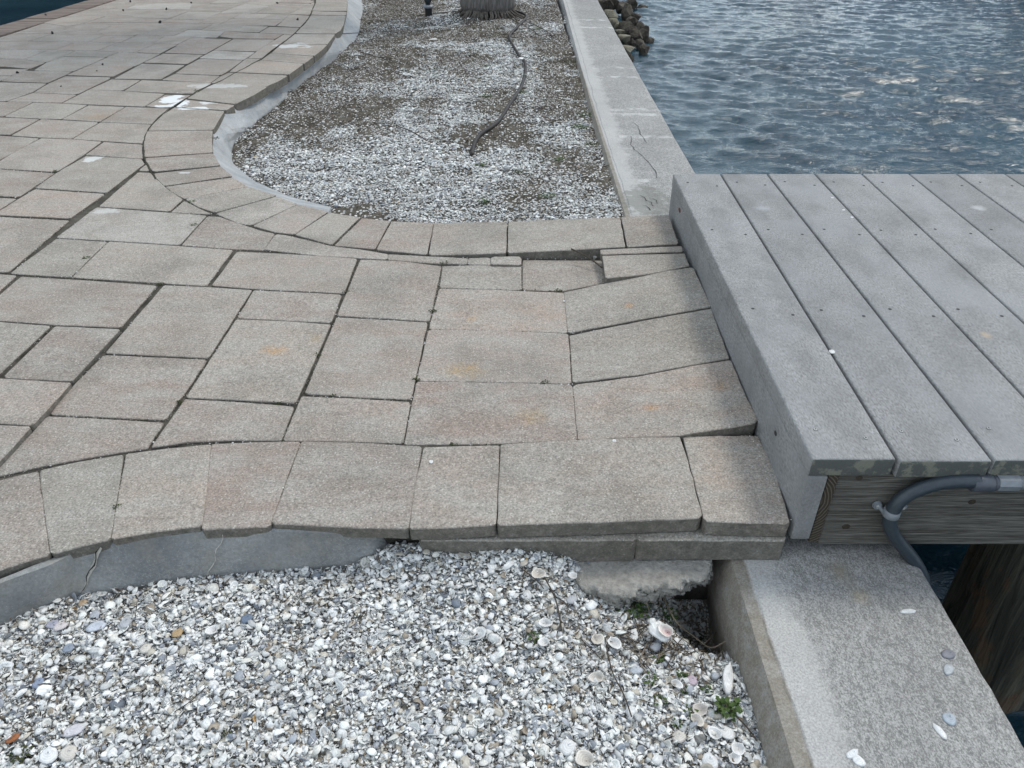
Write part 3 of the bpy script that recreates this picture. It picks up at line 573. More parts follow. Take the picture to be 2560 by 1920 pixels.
grid('shell_bed_ground', np.linspace(-1.9, .49, 160), np.linspace(.25, 1.42, 90), z_near, MDIRT, 'structure', 'dark soil under the near shells')
grid('planting_bed_ground', np.linspace(-2.4, .50, 90), np.linspace(2.55, 16, 260), z_far, MDIRT2, 'structure', 'brown soil of the far planting bed')

# ------------------------------------------------------------------ shells
def tmpl_dome(nr, na, ribs, seed, cup=.42, broken=0):
    """a half shell: umbo at one end, fan shaped, domed, with ribs; triangles"""
    r_ = random.Random(seed); V = [(0, 0, cup)]; R = [0.]; 
    asp = r_.uniform(.72, 1.2); p2, p3 = r_.uniform(0, 6.28), r_.uniform(0, 6.28); wob = [1 + r_.uniform(-.04, .04) + .07 * math.sin(2 * 2 * math.pi * k / na + p2) + .045 * math.sin(3 * 2 * math.pi * k / na + p3) for k in range(na)]
    for i in range(1, nr + 1):
        t = i / nr
        for k in range(na):
            a = 2 * math.pi * k / na; rad = (1 - .18 * math.cos(a) - .16 * max(0, math.cos(a)) ** 3 + .22 * max(0, math.cos(a)) ** 24) * (1 + (wob[k] - 1) * (2.0 if broken else 1))
            rr = t * rad * (1 + .018 * (1 if k % 2 else -1) * (ribs * t))
            V.append((.28 * (1 - t) * 1.0 + rr * math.cos(a) * asp, rr * math.sin(a), cup * (1 - t ** 2.0) + (.03 * ribs * t * (1 if k % 2 else -1)))); R.append(t)
    F = []
    for k in range(na): F.append((0, 1 + k, 1 + (k + 1) % na))
    for i in range(nr - 1):
        for k in range(na):
            a, b = 1 + i * na + k, 1 + i * na + (k + 1) % na; F += [(a, a + na, b + na), (a, b + na, b)]
    # the inner face, offset by the shell's thickness, so a hollow reads as one
    th = .07; base = len(V); V0 = V[:base]
    for i, (x, y, z) in enumerate(V0): V.append((x * .93 + .01, y * .93, z - th * (1.0 if i else 1.2))); R.append(R[i] * .999)
    rim = [1 + (nr - 1) * na + k for k in range(na)]
    F += [(base + f[0], base + f[2], base + f[1]) for f in list(F)]
    for k in range(na): a, b = rim[k], rim[(k + 1) % na]; F += [(a, base + a, base + b), (a, base + b, b)]
    if broken:
        a0 = r_.uniform(0, 6.28); w0 = r_.uniform(.5, 1.3); VV = np.array(V)
        F = [f for f in F if not (abs((math.atan2(VV[list(f)][:, 1].mean(), VV[list(f)][:, 0].mean()) - a0 + math.pi) % (2 * math.pi) - math.pi) < w0 and np.hypot(*VV[list(f)][:, :2].mean(0)) > .18)]
    return np.array(V), np.array(F), np.array(R) * 16
def tmpl_chip(seed, n=5, thick=.13, curve=.25):
    r_ = random.Random(seed); P = []
    for k in range(n):
        a = 2 * math.pi * (k + r_.uniform(-.3, .3)) / n; q = r_.uniform(.6, 1.15); P.append((q * math.cos(a), q * math.sin(a) * r_.uniform(.6, .9)))
    V = [(x, y, thick - curve * (x * x + y * y) * .8) for x, y in P] + [(0, 0, thick + .08)] + [(x * .96, y * .96, -thick * .4 - curve * (x * x + y * y) * .8) for x, y in P]
    F = [(k, (k + 1) % n, n) for k in range(n)]
    for k in range(n): a, b = k, (k + 1) % n; F += [(a, n + 1 + a, n + 1 + b), (a, n + 1 + b, b)]
    return np.array(V), np.array(F), np.full(len(V), .6) + np.array([0.0] * n + [1.5] + [0.0] * n)
def tmpl_pebble(seed):
    r_ = random.Random(seed); bm = bmesh.new(); bmesh.ops.create_icosphere(bm, subdivisions=1, radius=1)
    V = np.array([(v.co.x * r_.uniform(.8, 1.1), v.co.y * r_.uniform(.6, .9), v.co.z * r_.uniform(.4, .6)) for v in bm.verts]); F = np.array([[v.index for v in f.verts] for f in bm.faces]); bm.free()
    return V, F, np.full(len(V), .6)
def rotmats(yaw, tx, ty, flip):
    cy, sy = np.cos(yaw), np.sin(yaw); cx, sx = np.cos(tx), np.sin(tx); cz, sz = np.cos(ty), np.sin(ty); o = np.zeros_like(yaw); l = np.ones_like(yaw)
    Rz = np.stack([cy, -sy, o, sy, cy, o, o, o, l], -1).reshape(-1, 3, 3); Rx = np.stack([l, o, o, o, cx, -sx, o, sx, cx], -1).reshape(-1, 3, 3); Ry = np.stack([cz, o, sz, o, l, o, -sz, o, cz], -1).reshape(-1, 3, 3)
    Fm = np.stack([l, o, o, o, flip, o, o, o, flip], -1).reshape(-1, 3, 3); return Rz @ Rx @ Ry @ Fm
def build_scatter(name, batches, mat, label, kind='stuff', smooth=False):
    VV, FF, CC, RR = [], [], [], []; off = 0
    for (V, F, R), pos, rot, sc, col in batches:
        if len(pos) == 0: continue
        w = np.einsum('nij,vj->nvi', rot, V) * sc[:, None, None] + pos[:, None, :]; nv = len(V); n = len(pos)
        VV.append(w.reshape(-1, 3)); FF.append((F[None] + (np.arange(n) * nv)[:, None, None] + off).reshape(-1, 3)); off += n * nv
        CC.append(np.repeat(col, nv, 0)); RR.append(np.tile(R, n))
    VV = np.concatenate(VV).astype('f'); FF = np.concatenate(FF).astype('i'); CC = np.concatenate(CC); RR = np.concatenate(RR).astype('f')
    me = D.meshes.new(name); me.vertices.add(len(VV)); me.vertices.foreach_set('co', VV.ravel()); me.loops.add(FF.size); me.loops.foreach_set('vertex_index', FF.ravel())
    me.polygons.add(len(FF)); me.polygons.foreach_set('loop_start', np.arange(0, FF.size, 3, dtype='i')); me.polygons.foreach_set('loop_total', np.full(len(FF), 3, 'i'))
    me.update()
    ca = me.color_attributes.new('tint', 'FLOAT_COLOR', 'POINT'); ca.data.foreach_set('color', np.concatenate([CC, np.ones((len(CC), 1))], 1).astype('f').ravel())
    ra = me.attributes.new('ring', 'FLOAT', 'POINT'); ra.data.foreach_set('value', RR)
    o = link(name, me, mat, None, smooth); tag(o, label, None, None, kind); return o
PAL = np.array([(.75, .76, .73), (.70, .70, .68), (.79, .79, .77), (.64, .64, .62), (.72, .70, .64), (.54, .55, .54), (.36, .38, .41), (.50, .46, .39), (.26, .28, .31), (.16, .18, .21), (.33, .28, .22), (.42, .25, .10)])
PW = np.array([20, 18, 14, 13, 12, 8, 6, 6, 3, 1.2, 3, .12]); PW = PW / PW.sum()
def tints(n, dirt=None):
    c = PAL[RNG.choice(len(PAL), n, p=PW)] * RNG.uniform(.8, 1.08, (n, 1))
    if dirt is not None: c = c * (1 - dirt[:, None]) + np.array([.14, .12, .095]) * dirt[:, None]
    return np.clip(c, 0, .82)
def batch(t, X, Y, zf, size, lift, tilt, flip_p=.3, dirt=None, zofs=0):
    n = len(X); z = zf(X, Y) + RNG.uniform(0, 1, n) * lift + zofs
    return (t, np.stack([X, Y, z], -1), rotmats(RNG.uniform(0, 6.28, n), RNG.normal(0, tilt, n), RNG.normal(0, tilt, n), np.where(RNG.random(n) < flip_p, -1., 1.)), size, tints(n, dirt))
curb_foot = [(p.x, p.y) for p in B1]
near_poly = [(-1.9, .3)] + [(-1.7, 1.0)] + curb_foot + [(-.12, 1.20), (.30, 1.21), (.47, 1.5), (.482, .3)]
def in_near(X, Y): return inside(near_poly, X, Y)
def samp(n, x0, x1, y0, y1, ok): X = RNG.uniform(x0, x1, n); Y = RNG.uniform(y0, y1, n); k = ok(X, Y); return X[k], Y[k]
NB = []
bare = lambda X, Y: sm((fbm(X * 5 + 3, Y * 6) - .10) / .35)        # 0 shelly, 1 bare and dirty
litter = lambda X, Y: np.clip(np.exp(-((X - .30) / .13) ** 2 - ((Y - 1.0) / .08) ** 2) + np.exp(-((X - .36) / .1) ** 2 - ((Y - 1.12) / .07) ** 2) + 1.3 * np.exp(-((X - .44) / .06) ** 2 - ((Y - 1.15) / .1) ** 2) + .8 * np.exp(-((X + .45) / .04) ** 2 - ((Y - .98) / .03) ** 2) + .8 * np.exp(-((X + .85) / .06) ** 2 - ((Y - .9) / .04) ** 2) + .7 * np.exp(-((X - .12) / .03) ** 2 - ((Y - 1.05) / .1) ** 2), 0, 1)  # litter patches; the term at the wall-side hollow paints its shade as dirt
for s in range(9):
    X, Y = samp(9300, -1.4, .48, .56, 1.45, in_near); d = np.clip(bare(X, Y) * .5 + litter(X, Y) * .6, 0, 1); k = RNG.random(len(X)) > d * .45; X, Y, d = X[k], Y[k], d[k]
    NB.append(batch(tmpl_chip(s, 3 + s % 4, .10, .3), X, Y, z_near, np.clip(RNG.lognormal(-5.24, .42, len(X)), .002, .011), .013, .50, .4, d * .55 * RNG.random(len(X))))
for s in range(8):
    X, Y = samp(260, -1.4, .475, .56, 1.24, in_near)
    NB.append(batch(tmpl_dome(3, 16, 1 if s % 2 else .2, s, .46), X, Y, z_near, np.clip(RNG.lognormal(-4.86, .25, len(X)), .005, .0135), .010, .34, .38, None, .005))
    X, Y = samp(650, -1.4, .475, .56, 1.24, in_near)
    NB.append(batch(tmpl_dome(3, 14, 1 if s % 2 else .2, s + 20, .46, 1), X, Y, z_near, np.clip(RNG.lognormal(-4.92, .3, len(X)), .005, .0145), .012, .5, .45, None, .003))
for s in range(2):
    X, Y = samp(900, -1.5, .475, .56, 1.24, in_near); NB.append(batch(tmpl_pebble(s), X, Y, z_near, RNG.uniform(.002, .0055, len(X)), .010, .3, 0, None, .003))
for s in range(3):
    X, Y = samp(16000, -1.4, .48, .56, 1.45, in_near); NB.append(batch(tmpl_chip(120 + s, 4, .3, .2), X, Y, z_near, np.clip(RNG.lognormal(-6.35, .3, len(X)), .0008, .003), .008, .5, .4, RNG.random(len(X)) * .45))
build_scatter('shell_gravel', NB, MSHELL, 'white and grey crushed seashells filling the near bed below the curb')
nxf0, nxf1 = .606, .612
ea = np.array([e[0] for e in EDGES]); eb = np.array([e[1] for e in EDGES]); ln = np.linalg.norm(eb - ea, axis=1); pr = ln / ln.sum(); DBL = []
for s, (cols, n, sz) in enumerate(((((.055, .048, .036), (.10, .085, .062)), 9000, .0017), (((.20, .18, .145), (.34, .31, .26)), 9000, .0015), (((.60, .60, .57), (.70, .69, .66)), 1500, .0019), (((.035, .045, .018), (.06, .07, .03)), 1500, .0022))):
    k = RNG.choice(len(ea), n, p=pr); t = RNG.random((n, 1)); p = ea[k] * (1 - t) + eb[k] * t; d = (eb - ea)[k]; nn = np.stack([d[:, 1], -d[:, 0]], 1) / (np.linalg.norm(d[:, :2], axis=1)[:, None] + 1e-9)
    p[:, :2] += nn * RNG.uniform(-.0005, .0035, (n, 1)); clump = fbm(p[:, 0] * 9 + s * 7, p[:, 1] * 9) > -.1 + .12 * (s == 3); p = p[clump & inside(bed_poly, p[:, 0], p[:, 1])]; n = len(p)
    zz = -.0075 + RNG.uniform(0, .006, n); b = batch(tmpl_pebble(70 + s), p[:, 0], p[:, 1], lambda X, Y: zz, np.clip(RNG.lognormal(math.log(sz), .4, n), .0006, .004), 0, .4, 0)
    c0, c1 = np.array(cols[0]), np.array(cols[1]); b = list(b); u = RNG.random((n, 1)); b[4] = c0 * (1 - u) + c1 * u; DBL.append(tuple(b))
X, Y = samp(330, -2.2, .6, 1.05, 3.4, lambda X, Y: inside(bed_poly, X, Y)); DBL.append(batch(tmpl_chip(77, 4), X, Y, lambda X, Y: X * 0 + .0012, np.clip(RNG.lognormal(-6.9, .45, len(X)), .0005, .003), 0, .2, .4))
t = RNG.random(150); X = nxf0 + (nxf1 - nxf0) * t - .004 - RNG.random(150) ** 2 * .02; Y = 1.2 + 1.6 * t; DBL.append(batch(tmpl_chip(78, 4), X, Y, lambda X, Y: X * 0 + .003 + .034 * np.clip((Y - 1.25) / 1.0, 0, 1) , np.clip(RNG.lognormal(-6.2, .4, 150), .001, .005), 0, .5, .4))
build_scatter('joint_grit', DBL, MSHELL, 'grit, moss and shell crumbs lodged in the paver joints')
# far bed
far_poly_b = [(p.x, p.y) for p in B2] + [(.1, 2.85), (.50, 2.78), (.57, 12.6), (-1.0, 12.6)]
def in_far(X, Y): return inside(far_poly_b, X, Y)
FB = []
def dens_far(X, Y):
    n = fbm(X * 3.1 + 1, Y * 2.0 + 7); d = .44 + 2.6 * n
    d = d + .75 * np.exp(-((Y - 3.3) / .75) ** 2) - .5 * np.exp(-((X + .25) / .55) ** 2 - ((Y - 8.2) / .9) ** 2) - .75 * sm((-.55 - X) / .5) - .35 * sm((X - .38) / .08) * (Y > 3.5)
    d = d - .35 * np.exp(-((X + .05) / .35) ** 2 - ((Y - 4.6) / .25) ** 2) + .25 * np.exp(-((X - .1) / .4) ** 2 - ((Y - 6.0) / 1.2) ** 2)
    return np.clip(d, .05, 1)
for s in range(8):
    for (y0, y1, n, m, sd) in ((2.7, 3.8, 7400, -5.34, .42), (3.8, 5.4, 7400, -5.22, .42), (5.4, 8.0, 6600, -5.10, .4), (8.0, 12.5, 4000, -4.9, .4)):
        X, Y = samp(n, -2.2, .56, y0, y1, in_far); k = RNG.random(len(X)) < dens_far(X, Y); X, Y = X[k], Y[k]
        FB.append(batch(tmpl_chip(50 + s, 4 + s % 2, .16, .3), X, Y, z_far, np.clip(np.exp(RNG.normal(m, sd, len(X))), .0025, .022), .008, .26, .3, (1 - dens_far(X, Y)) * .5 * RNG.random(len(X))))
build_scatter('shell_gravel', FB, MSHELL, 'weathered seashell gravel thinly covering the far planting bed')
# dead leaf and twig litter of both beds
LB = []
lt = tmpl_chip(90, 4, .03, .5); V, F, R = lt; V = V * np.array([1.6, .45, 1]); lt = (V, F, R)
X, Y = samp(13000, -2.2, .5, 2.8, 12, in_far); k = RNG.random(len(X)) < (1.05 - dens_far(X, Y)) ** 2; X, Y = X[k], Y[k]
b = list(batch(lt, X, Y, z_far, RNG.uniform(.006, .018, len(X)), .01, .3, .5)); b[4] = np.array([(.085, .065, .045)]) * RNG.uniform(.5, 1.7, (len(X), 1)); LB.append(tuple(b))
X, Y = samp(13000, -1.4, .48, .56, 1.4, in_near); k = RNG.random(len(X)) < .14 + .95 * litter(X, Y) + .22 * bare(X, Y); X, Y = X[k], Y[k]
b = list(batch(lt, X, Y, z_near, RNG.uniform(.002, .009, len(X)), .014, .5, .5, None, .007)); b[4] = np.array([(.12, .09, .06)]) * RNG.uniform(.4, 1.7, (len(X), 1)); LB.append(tuple(b))
build_scatter('leaf_litter', LB, MSHELL, 'scraps of brown leaf and bark among the shells')

# ------------------------------------------------------------------ seawall
sea = empty('seawall', (.69, 5, -1.6)); tag(sea, 'long weathered concrete seawall with cracked pale cap beside the water', 'seawall')
def seawall_cap():
    ys = list(np.arange(-.6, 3.0, .035)) + list(np.arange(3.0, 16, .12)); V = []; F = []
    for y in ys:
        l = .4795 + .004 * y + .0016 * float(vnoise(y * 14, 2)); rr = .902 + .0035 * y + .005 * float(vnoise(y * 9, 7)) + .004 * float(vnoise(y * 31, 9))
        if y > 5: l += (y - 5) * .010; rr += (y - 5) * .004
        drop = .004 * abs(float(vnoise(y * 20, 4)))
        prof = [(l + .012, -.45), (l - .012, -.30), (l - .022, -.215), (l - .018, -.165), (l - .004, -.128), (l + .004, -.110), (l + .014, -.1085), (l + .030 + .008 * float(vnoise(y * 23, 5)), -.1082), (l + .034 + .009 * float(vnoise(y * 23, 5)), -.1048), (l + .2, -.1045), (rr - .05, -.105), (rr - .014, -.1065 - drop), (rr - .002, -.115 - drop), (rr + .001, -.15), (rr - .006, -.40), (rr - .006, -1.7), (l + .02, -1.7)]
        V += [(x, y, z) for x, z in prof]
    m = len(prof)
    for i in range(len(ys) - 1):
        for k in range(m): k2 = (k + 1) % m; F.append((i * m + k, i * m + k2, (i + 1) * m + k2, (i + 1) * m + k))
    F.append(tuple(range(m))[::-1]); F.append(tuple(range((len(ys) - 1) * m, len(ys) * m)))
    o = mesh('cap', V, F, MSEA, sea); o.data.polygons.foreach_set('use_smooth', [True] * len(o.data.polygons)); o.data.set_sharp_from_angle(angle=math.radians(35)); return o
seawall_cap()
def crack(pts, z=-.1035, w=.0035, v='2'):
    P = [Vector((p.x, p.y, z)) for p in world(v, pts, z)]; P = catmull(P, 3)
    strip([p + Vector((random.uniform(-.004, .004), random.uniform(-.006, .006), .0)) for p in P], [w * random.uniform(.4, 1.3) for _ in P], MCRACK, sea, 'crack', .001, Vector((0, 0, 1)))
crack([(1920, 750), (1950, 775), (1962, 810), (1990, 850), (2010, 880)], w=.0032); crack([(1915, 840), (1912, 890), (1950, 935), (2000, 975), (2035, 1020), (2065, 1060), (2068, 1095)], w=.0032)
for x, y in ((1960, 1200), (2000, 1230), (1985, 1260), (2030, 1215)): crack([(x, y), (x + 30, y + 12), (x + 45, y + 35)], w=.0032)

# ------------------------------------------------------------------ broken footing slab
def footing():
    def line(px, z): return resample([Vector((p.x, p.y, z)) for p in world('V', px, z)], 150)
    A = line([(395, 60), (425, 140), (470, 205), (600, 238), (700, 268), (800, 262), (900, 235), (1020, 222), (1140, 205), (1250, 200), (1380, 160), (1500, 118), (1530, 20)], -.1095)
    Bf = line([(400, 130), (440, 230), (500, 320), (610, 350), (690, 388), (790, 392), (860, 350), (1000, 330), (1120, 300), (1255, 268), (1370, 215), (1505, 160), (1530, 50)], -.150)
    Cf = [Vector((p.x, p.y + .03, -.168)) for p in Bf]
    rows = []; n = 150
    back = [Vector((p.x, 1.40, -.108)) for p in A]
    for i in range(7): rows.append([back[k].lerp(A[k], (i / 7) ** .5) for k in range(n)])
    rows.append(A)
    for t in (.06, .14, .22, .32, .42, .52, .62, .72, .81, .9, 1.0): rows.append([A[k].lerp(Bf[k], t ** .8 * .9 + .1 * t) + Vector((0, 0, -.006 * math.sin(t * 3.1))) for k in range(n)])
    rows.append(Cf); rows.append([Vector((p.x, 1.40, -.172)) for p in Cf])
    V = []; F = []
    for r, row in enumerate(rows):
        for k, p in enumerate(row):
            q = p.copy()
            if 4 < r < len(rows) - 1:
                a = .005 if r < 8 else .017; q += Vector((float(fbm(np.float64(p.x * 45 + r * .5), np.float64(p.z * 90 + r * .4))) * a, float(fbm(np.float64(p.x * 60 - r * .7), np.float64(p.y * 50))) * a * 1.3, float(fbm(np.float64(p.x * 40 + 9), np.float64(p.y * 60 + r * .5))) * a * .9))
            V.append(q)
    for r in range(len(rows) - 1):
        for k in range(n - 1): F.append((r * n + k, r * n + k + 1, (r + 1) * n + k + 1, (r + 1) * n + k))
    o = mesh('footing_slab', V, F, MFOOT, None, True); tag(o, 'broken concrete footing slab with crumbled edge under the paver blocks', 'slab'); return o
footing()

# ------------------------------------------------------------------ boardwalk
dock = empty('boardwalk', (1.3, 2.05, -.05)); tag(dock, 'grey composite boardwalk deck on timber beams over the seawall', 'boardwalk')
ZD = .18; YN, YF = 1.194, 2.895
farx = [1452 + 0, 1555, 1655, 1757, 1858, 1960, 2062, 2165, 2268, 2371, 2474, 2577, 2680]
nearx = [1755, 1940, 2145] + [1118 + (f - 1118) * 1.914 for f in farx[3:]]
def dx(xd, yd, z=ZD): return hz(xd * 2560 / 2212, yd * 2560 / 2212, z).x
fx = [dx(f, 372) for f in farx]; nx_ = [dx(f, 992) for f in nearx]
def board(i):
    g = .0028; a0, a1 = nx_[i] + (g if i else 0), nx_[i + 1] - g; b0, b1 = fx[i] + (g if i else 0), fx[i + 1] - g; t = .046
    yn = YN + [0, -.006, -.004, .003, 0, -.004, .002, 0, .004, 0, 0, 0][i]; dz = random.uniform(-.0008, .0008)
    bm = hexa([(a0, yn, ZD - t + dz), (a1, yn, ZD - t + dz), (b1, YF, ZD - t + dz), (b0, YF, ZD - t + dz), (a0, yn, ZD + dz), (a1, yn, ZD + dz), (b1, YF, ZD + dz), (b0, YF, ZD + dz)])
    bevel(bm, .006 if i else .006, 3)
    c = ((a0 + a1 + b0 + b1) / 4, (yn + YF) / 2, ZD - t)
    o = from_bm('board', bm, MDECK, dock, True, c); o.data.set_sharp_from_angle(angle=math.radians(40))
    return o, (a0, a1, b0, b1), dz
scr_bm = bmesh.new(); bmesh.ops.create_cone(scr_bm, cap_ends=True, segments=12, radius1=.0040, radius2=.0034, depth=.0016)
sm_me = D.meshes.new('screw'); scr_bm.to_mesh(sm_me); scr_bm.free(); sm_me.materials.append(MSTEEL)
sk_bm = bmesh.new()
for a in (0, math.pi / 2):
    r = bmesh.ops.create_cube(sk_bm, size=1.0, matrix=Matrix.Rotation(a, 4, 'Z') @ Matrix.Diagonal((.0042, .0013, .0008, 1)) @ Matrix.Translation((0, 0, a * .12)))
sk_me = D.meshes.new('screw_slot'); sk_bm.to_mesh(sk_me); sk_bm.free(); sk_me.materials.append(MDARK)
sd_bm = bmesh.new(); bmesh.ops.create_cone(sd_bm, cap_ends=True, segments=12, radius1=.0046, radius2=.0044, depth=.0012); sd_me = D.meshes.new('screw_hole'); sd_bm.to_mesh(sd_me); sd_bm.free(); sd_me.materials.append(mat_flat('grimy_hole', (.06, .06, .06), .9, .1))
for i in range(12):
    o, (a0, a1, b0, b1), dz = board(i)
    for Yr in (1.268, 1.797, 2.33, 2.78):
        f = (Yr - YN) / (YF - YN)
        for s in (.22, .78):
            x = (a0 + (a1 - a0) * s) * (1 - f) + (b0 + (b1 - b0) * s) * f; y = Yr + (.022 if s < .5 else -.012) + random.uniform(-.006, .006)
            if i > 9: continue
            h = D.objects.new('screw_hole', sd_me); COL.objects.link(h); h.parent = o; place(h, o, (x, y, ZD + dz + .0001))
            q = D.objects.new('screw', sm_me); COL.objects.link(q); q.parent = o; place(q, o, (x, y, ZD + dz + .0006 + (.0004 if Yr < 1.5 else -.0012)))
            if Yr < 1.5: k = D.objects.new('screw_slot', sk_me); COL.objects.link(k); k.parent = o; place(k, o, (x, y, ZD + dz + .0018))
X0n, X0f = nx_[0], fx[0]
bm = hexa([(X0n + .0015, YN - .001, -.047), (X0n + .043, YN - .001, -.047), (X0f + .043, YF - .002, -.047), (X0f + .0015, YF - .002, -.047), (X0n + .0015, YN - .001, ZD - .0465), (X0n + .043, YN - .001, ZD - .0465), (X0f + .043, YF - .002, ZD - .0465), (X0f + .0015, YF - .002, ZD - .0465)])
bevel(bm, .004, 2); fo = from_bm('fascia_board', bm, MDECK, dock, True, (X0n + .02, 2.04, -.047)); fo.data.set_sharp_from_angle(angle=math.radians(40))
bm = boxbm(X0n + .0455, X0n + .068, YN + .004, YF - .02, -.062, ZD - .048); bevel(bm, .002, 1); from_bm('rim_joist', bm, MEND, dock, False, (X0n + .06, 2.04, -.062))
def beam(x0, x1, y0, y1, z0, z1, nm='side_beam'):
    bm = boxbm(x0, x1, y0, y1, z0, z1); bevel(bm, .003, 2); return from_bm(nm, bm, MBEAM, dock, False, ((x0 + x1) / 2, (y0 + y1) / 2, z0))
beam(X0n + .071, 3.4, YN + .012, YN + .056, -.076, ZD - .0475)
for k, yy in enumerate((1.797, 2.33, 2.80)): beam(X0n + .087, 3.4, yy - .02, yy + .02, -.076, ZD - .0475, 'joist')
# knots and bolt in the beam, rust run on the fascia
def disc(name, c, r, nrm, mat, parent, h=.002, seg=12, sx=1.0):
    bm = bmesh.new(); q = Vector(nrm).to_track_quat('Z', 'Y').to_matrix().to_4x4()
    bmesh.ops.create_cone(bm, cap_ends=True, segments=seg, radius1=r, radius2=r * .85, depth=h, matrix=q @ Matrix.Diagonal((sx, 1, 1, 1))); o = from_bm(name, bm, mat, parent); o.location = o.location; place(o, parent, c); return o
MKNOT = mat_simple('knot_wood', (.035, .028, .02), (.06, .047, .034), 200, 60)
for (x, y, r) in ((455, 857, .0075), (1700, 612, .007), (585, 378, .006)): p = hy(*nat('Q', [(x, y)])[0], YN + .0115); disc('knot', p, r, (0, -1, 0), MKNOT, dock, .002, 10, 1.3)
p = hz(*nat('5', [(1782, 40)])[0], .12); disc('rust_mark', (fx[0] - .0015, 2.70, .11), .008, (-1, 0, 0), MRUST, dock, .0015, 10, 2.2)
p = hy(*nat('8', [(398, 155)])[0], 1.5); disc('dark_mark', (X0n + (X0f - X0n) * .12 + .0005, 1.40, .085), .006, (-1, 0, 0), MCRACK, dock, .0012, 8, 1.4)

# piling
def piling(cx, cy, r, z0, z1, label):
    V = []; F = []; nr, na = 46, 40
    for i in range(nr + 1):
        z = z0 + (z1 - z0) * i / nr
        for k in range(na):
            a = 2 * math.pi * k / na; g = float(fbm(np.float64(math.cos(a) * 3 + 5 + math.sin(a) * 2), np.float64(z * 1.6 + math.sin(a) * 3)))
            f = float(vnoise(np.float64(k * .9), np.float64(z * 2.5))); rr = r * (1 + .07 * g + .045 * f)
            if math.sin(a * 3 + z * 3) > .93: rr *= .93
            V.append((cx + rr * math.cos(a), cy + rr * math.sin(a), z))
    for i in range(nr):
        for k in range(na): k2 = (k + 1) % na; F.append((i * na + k, i * na + k2, (i + 1) * na + k2, (i + 1) * na + k))
    F.append(tuple(range(na))[::-1]); F.append(tuple(range(nr * na, (nr + 1) * na)))
    o = mesh('piling', V, F, MPILE); tag(o, label, 'piling'); return o
piling(1.345, 1.365, .150, -1.9, -.078, 'round dark timber piling with peeling wood under the boardwalk')

# conduit, coupling, clamp
YC = YN - .010
def qp(pts, Y=YC): return [hy(*p, Y) for p in nat('Q', pts)]
cd = empty('conduit', hy(2224, 1345, YC)); tag(cd, 'dark grey flexible conduit bending down beside the weathered beam', 'conduit')
path = catmull(qp([(1760, 405), (1600, 405), (1450, 415), (1300, 445), (1140, 500), (1010, 575), (930, 670), (888, 770), (900, 880), (960, 985), (1050, 1095), (1140, 1215), (1200, 1330), (1222, 1440), (1228, 1560), (1215, 1800)]), 6)
V, F = tube(path, .0148, 16); mesh('pipe', V, F, MPIPE, cd, True)
for (x0, x1, r, m, nm, yy) in ((1690, 1890, .0185, MCOUP, 'coupling', 425), (1895, 1930, .0165, MCOUP, 'collar', 423), (1932, 2150, .0172, MPVC, 'adapter', 421), (2150, 2900, .0145, MPVC, 'rigid_pipe', 420)):
    A, B = qp([(x0, yy), (x1, yy)]); V, F = tube([A, A.lerp(B, .03), A.lerp(B, .97), B], [r * .93, r, r, r * .93], 16 if nm != 'adapter' else 8); mesh(nm, V, F, m, cd, nm != 'adapter')
pc = min(path, key=lambda p: (p - qp([(900, 715)])[0]).length); ic = path.index(pc)
V, F = tube([pc - (path[ic + 1] - path[ic - 1]).normalized() * q for q in (.0085, .0075, 0, -.0075, -.0085)], [.0155, .0172, .0176, .0172, .0155], 20); cl = mesh('clamp', V, F, MPVC, cd, True)
for (x, y) in ((765, 648), (1012, 655)):
    e = hy(*nat('Q', [(x, y)])[0], YN + .006); disc('clamp_ear', e, .0105, (0, -1, 0), MPVC, cl, .006, 14); disc('screw', e + Vector((0, -.004, 0)), .0045, (0, -1, 0), MSTEEL, cl, .004, 6)
e0, e1 = hy(*nat('Q', [(765, 648)])[0], YN + .004), pc
V, F = tube([e0, e0.lerp(e1, .4) + Vector((0, .004, -.006)), pc + Vector((-.012, 0, -.003))], .005, 8); mesh('strap', V, F, MPVC, cl, True)

# ------------------------------------------------------------------ water
ZW = -.72
kr = np.random.default_rng(11); waves = []
for i in range(80):
    lam = .07 * (8.0 ** kr.random()); th = math.pi / 2 - .25 + kr.normal(0, .48); k = 2 * math.pi / lam; waves.append((k * math.cos(th), k * math.sin(th), kr.random() * 6.28, .0064 * lam ** 1.0 * (1 if lam < .5 else .7)))
def z_water(X, Y):
    wx = X + .10 * fbm(X * 1.1, Y * 1.1); wy = Y + .10 * fbm(X * 1.1 + 9, Y * 1.1 - 4); Z = np.zeros_like(X)
    for kx, ky, ph, a in waves: sn = np.sin(kx * wx + ky * wy + ph); Z += a * (sn + .35 * (1 - 2 * np.abs(np.sin(.5 * (kx * wx + ky * wy + ph)))))
    amp = .75 + .7 * fbm(X * .45 + 2, Y * .45) 
    return ZW + Z * np.clip(amp, .35, 1.3)
def graded(a, b, s0, grow, far): 
    r = [a]; s = s0
    while r[-1] < b:
        r.append(r[-1] + s)
        if r[-1] > far: s *= grow
    return np.array(r)
xs = np.concatenate([np.array([-120., -60, -30, -15, -8, -4, -1]), graded(.8, 130, .026, 1.06, 9.5)]); ys = np.concatenate([np.array([-60., -30, -12, -5, -2]), graded(0, 140, .032, 1.06, 14.5)])
grid('water', xs, ys, lambda X, Y: np.where((np.abs(X) > 30) | (Y > 40) | (Y < -1) | (X < .7), ZW, z_water(X, Y)), MWATER, 'structure', 'rippled blue green harbour water')
# seabed / land body left of the wall and the far bank
def slab(name, x0, x1, y0, y1, z0, z1, mat, label): o = from_bm(name, boxbm(x0, x1, y0, y1, z0, z1), mat); tag(o, label, None, None, 'structure'); return o
slab('far_bank', -60, 90, 34, 80, -1.2, -.35, MDIRT, 'low far bank under the trees')

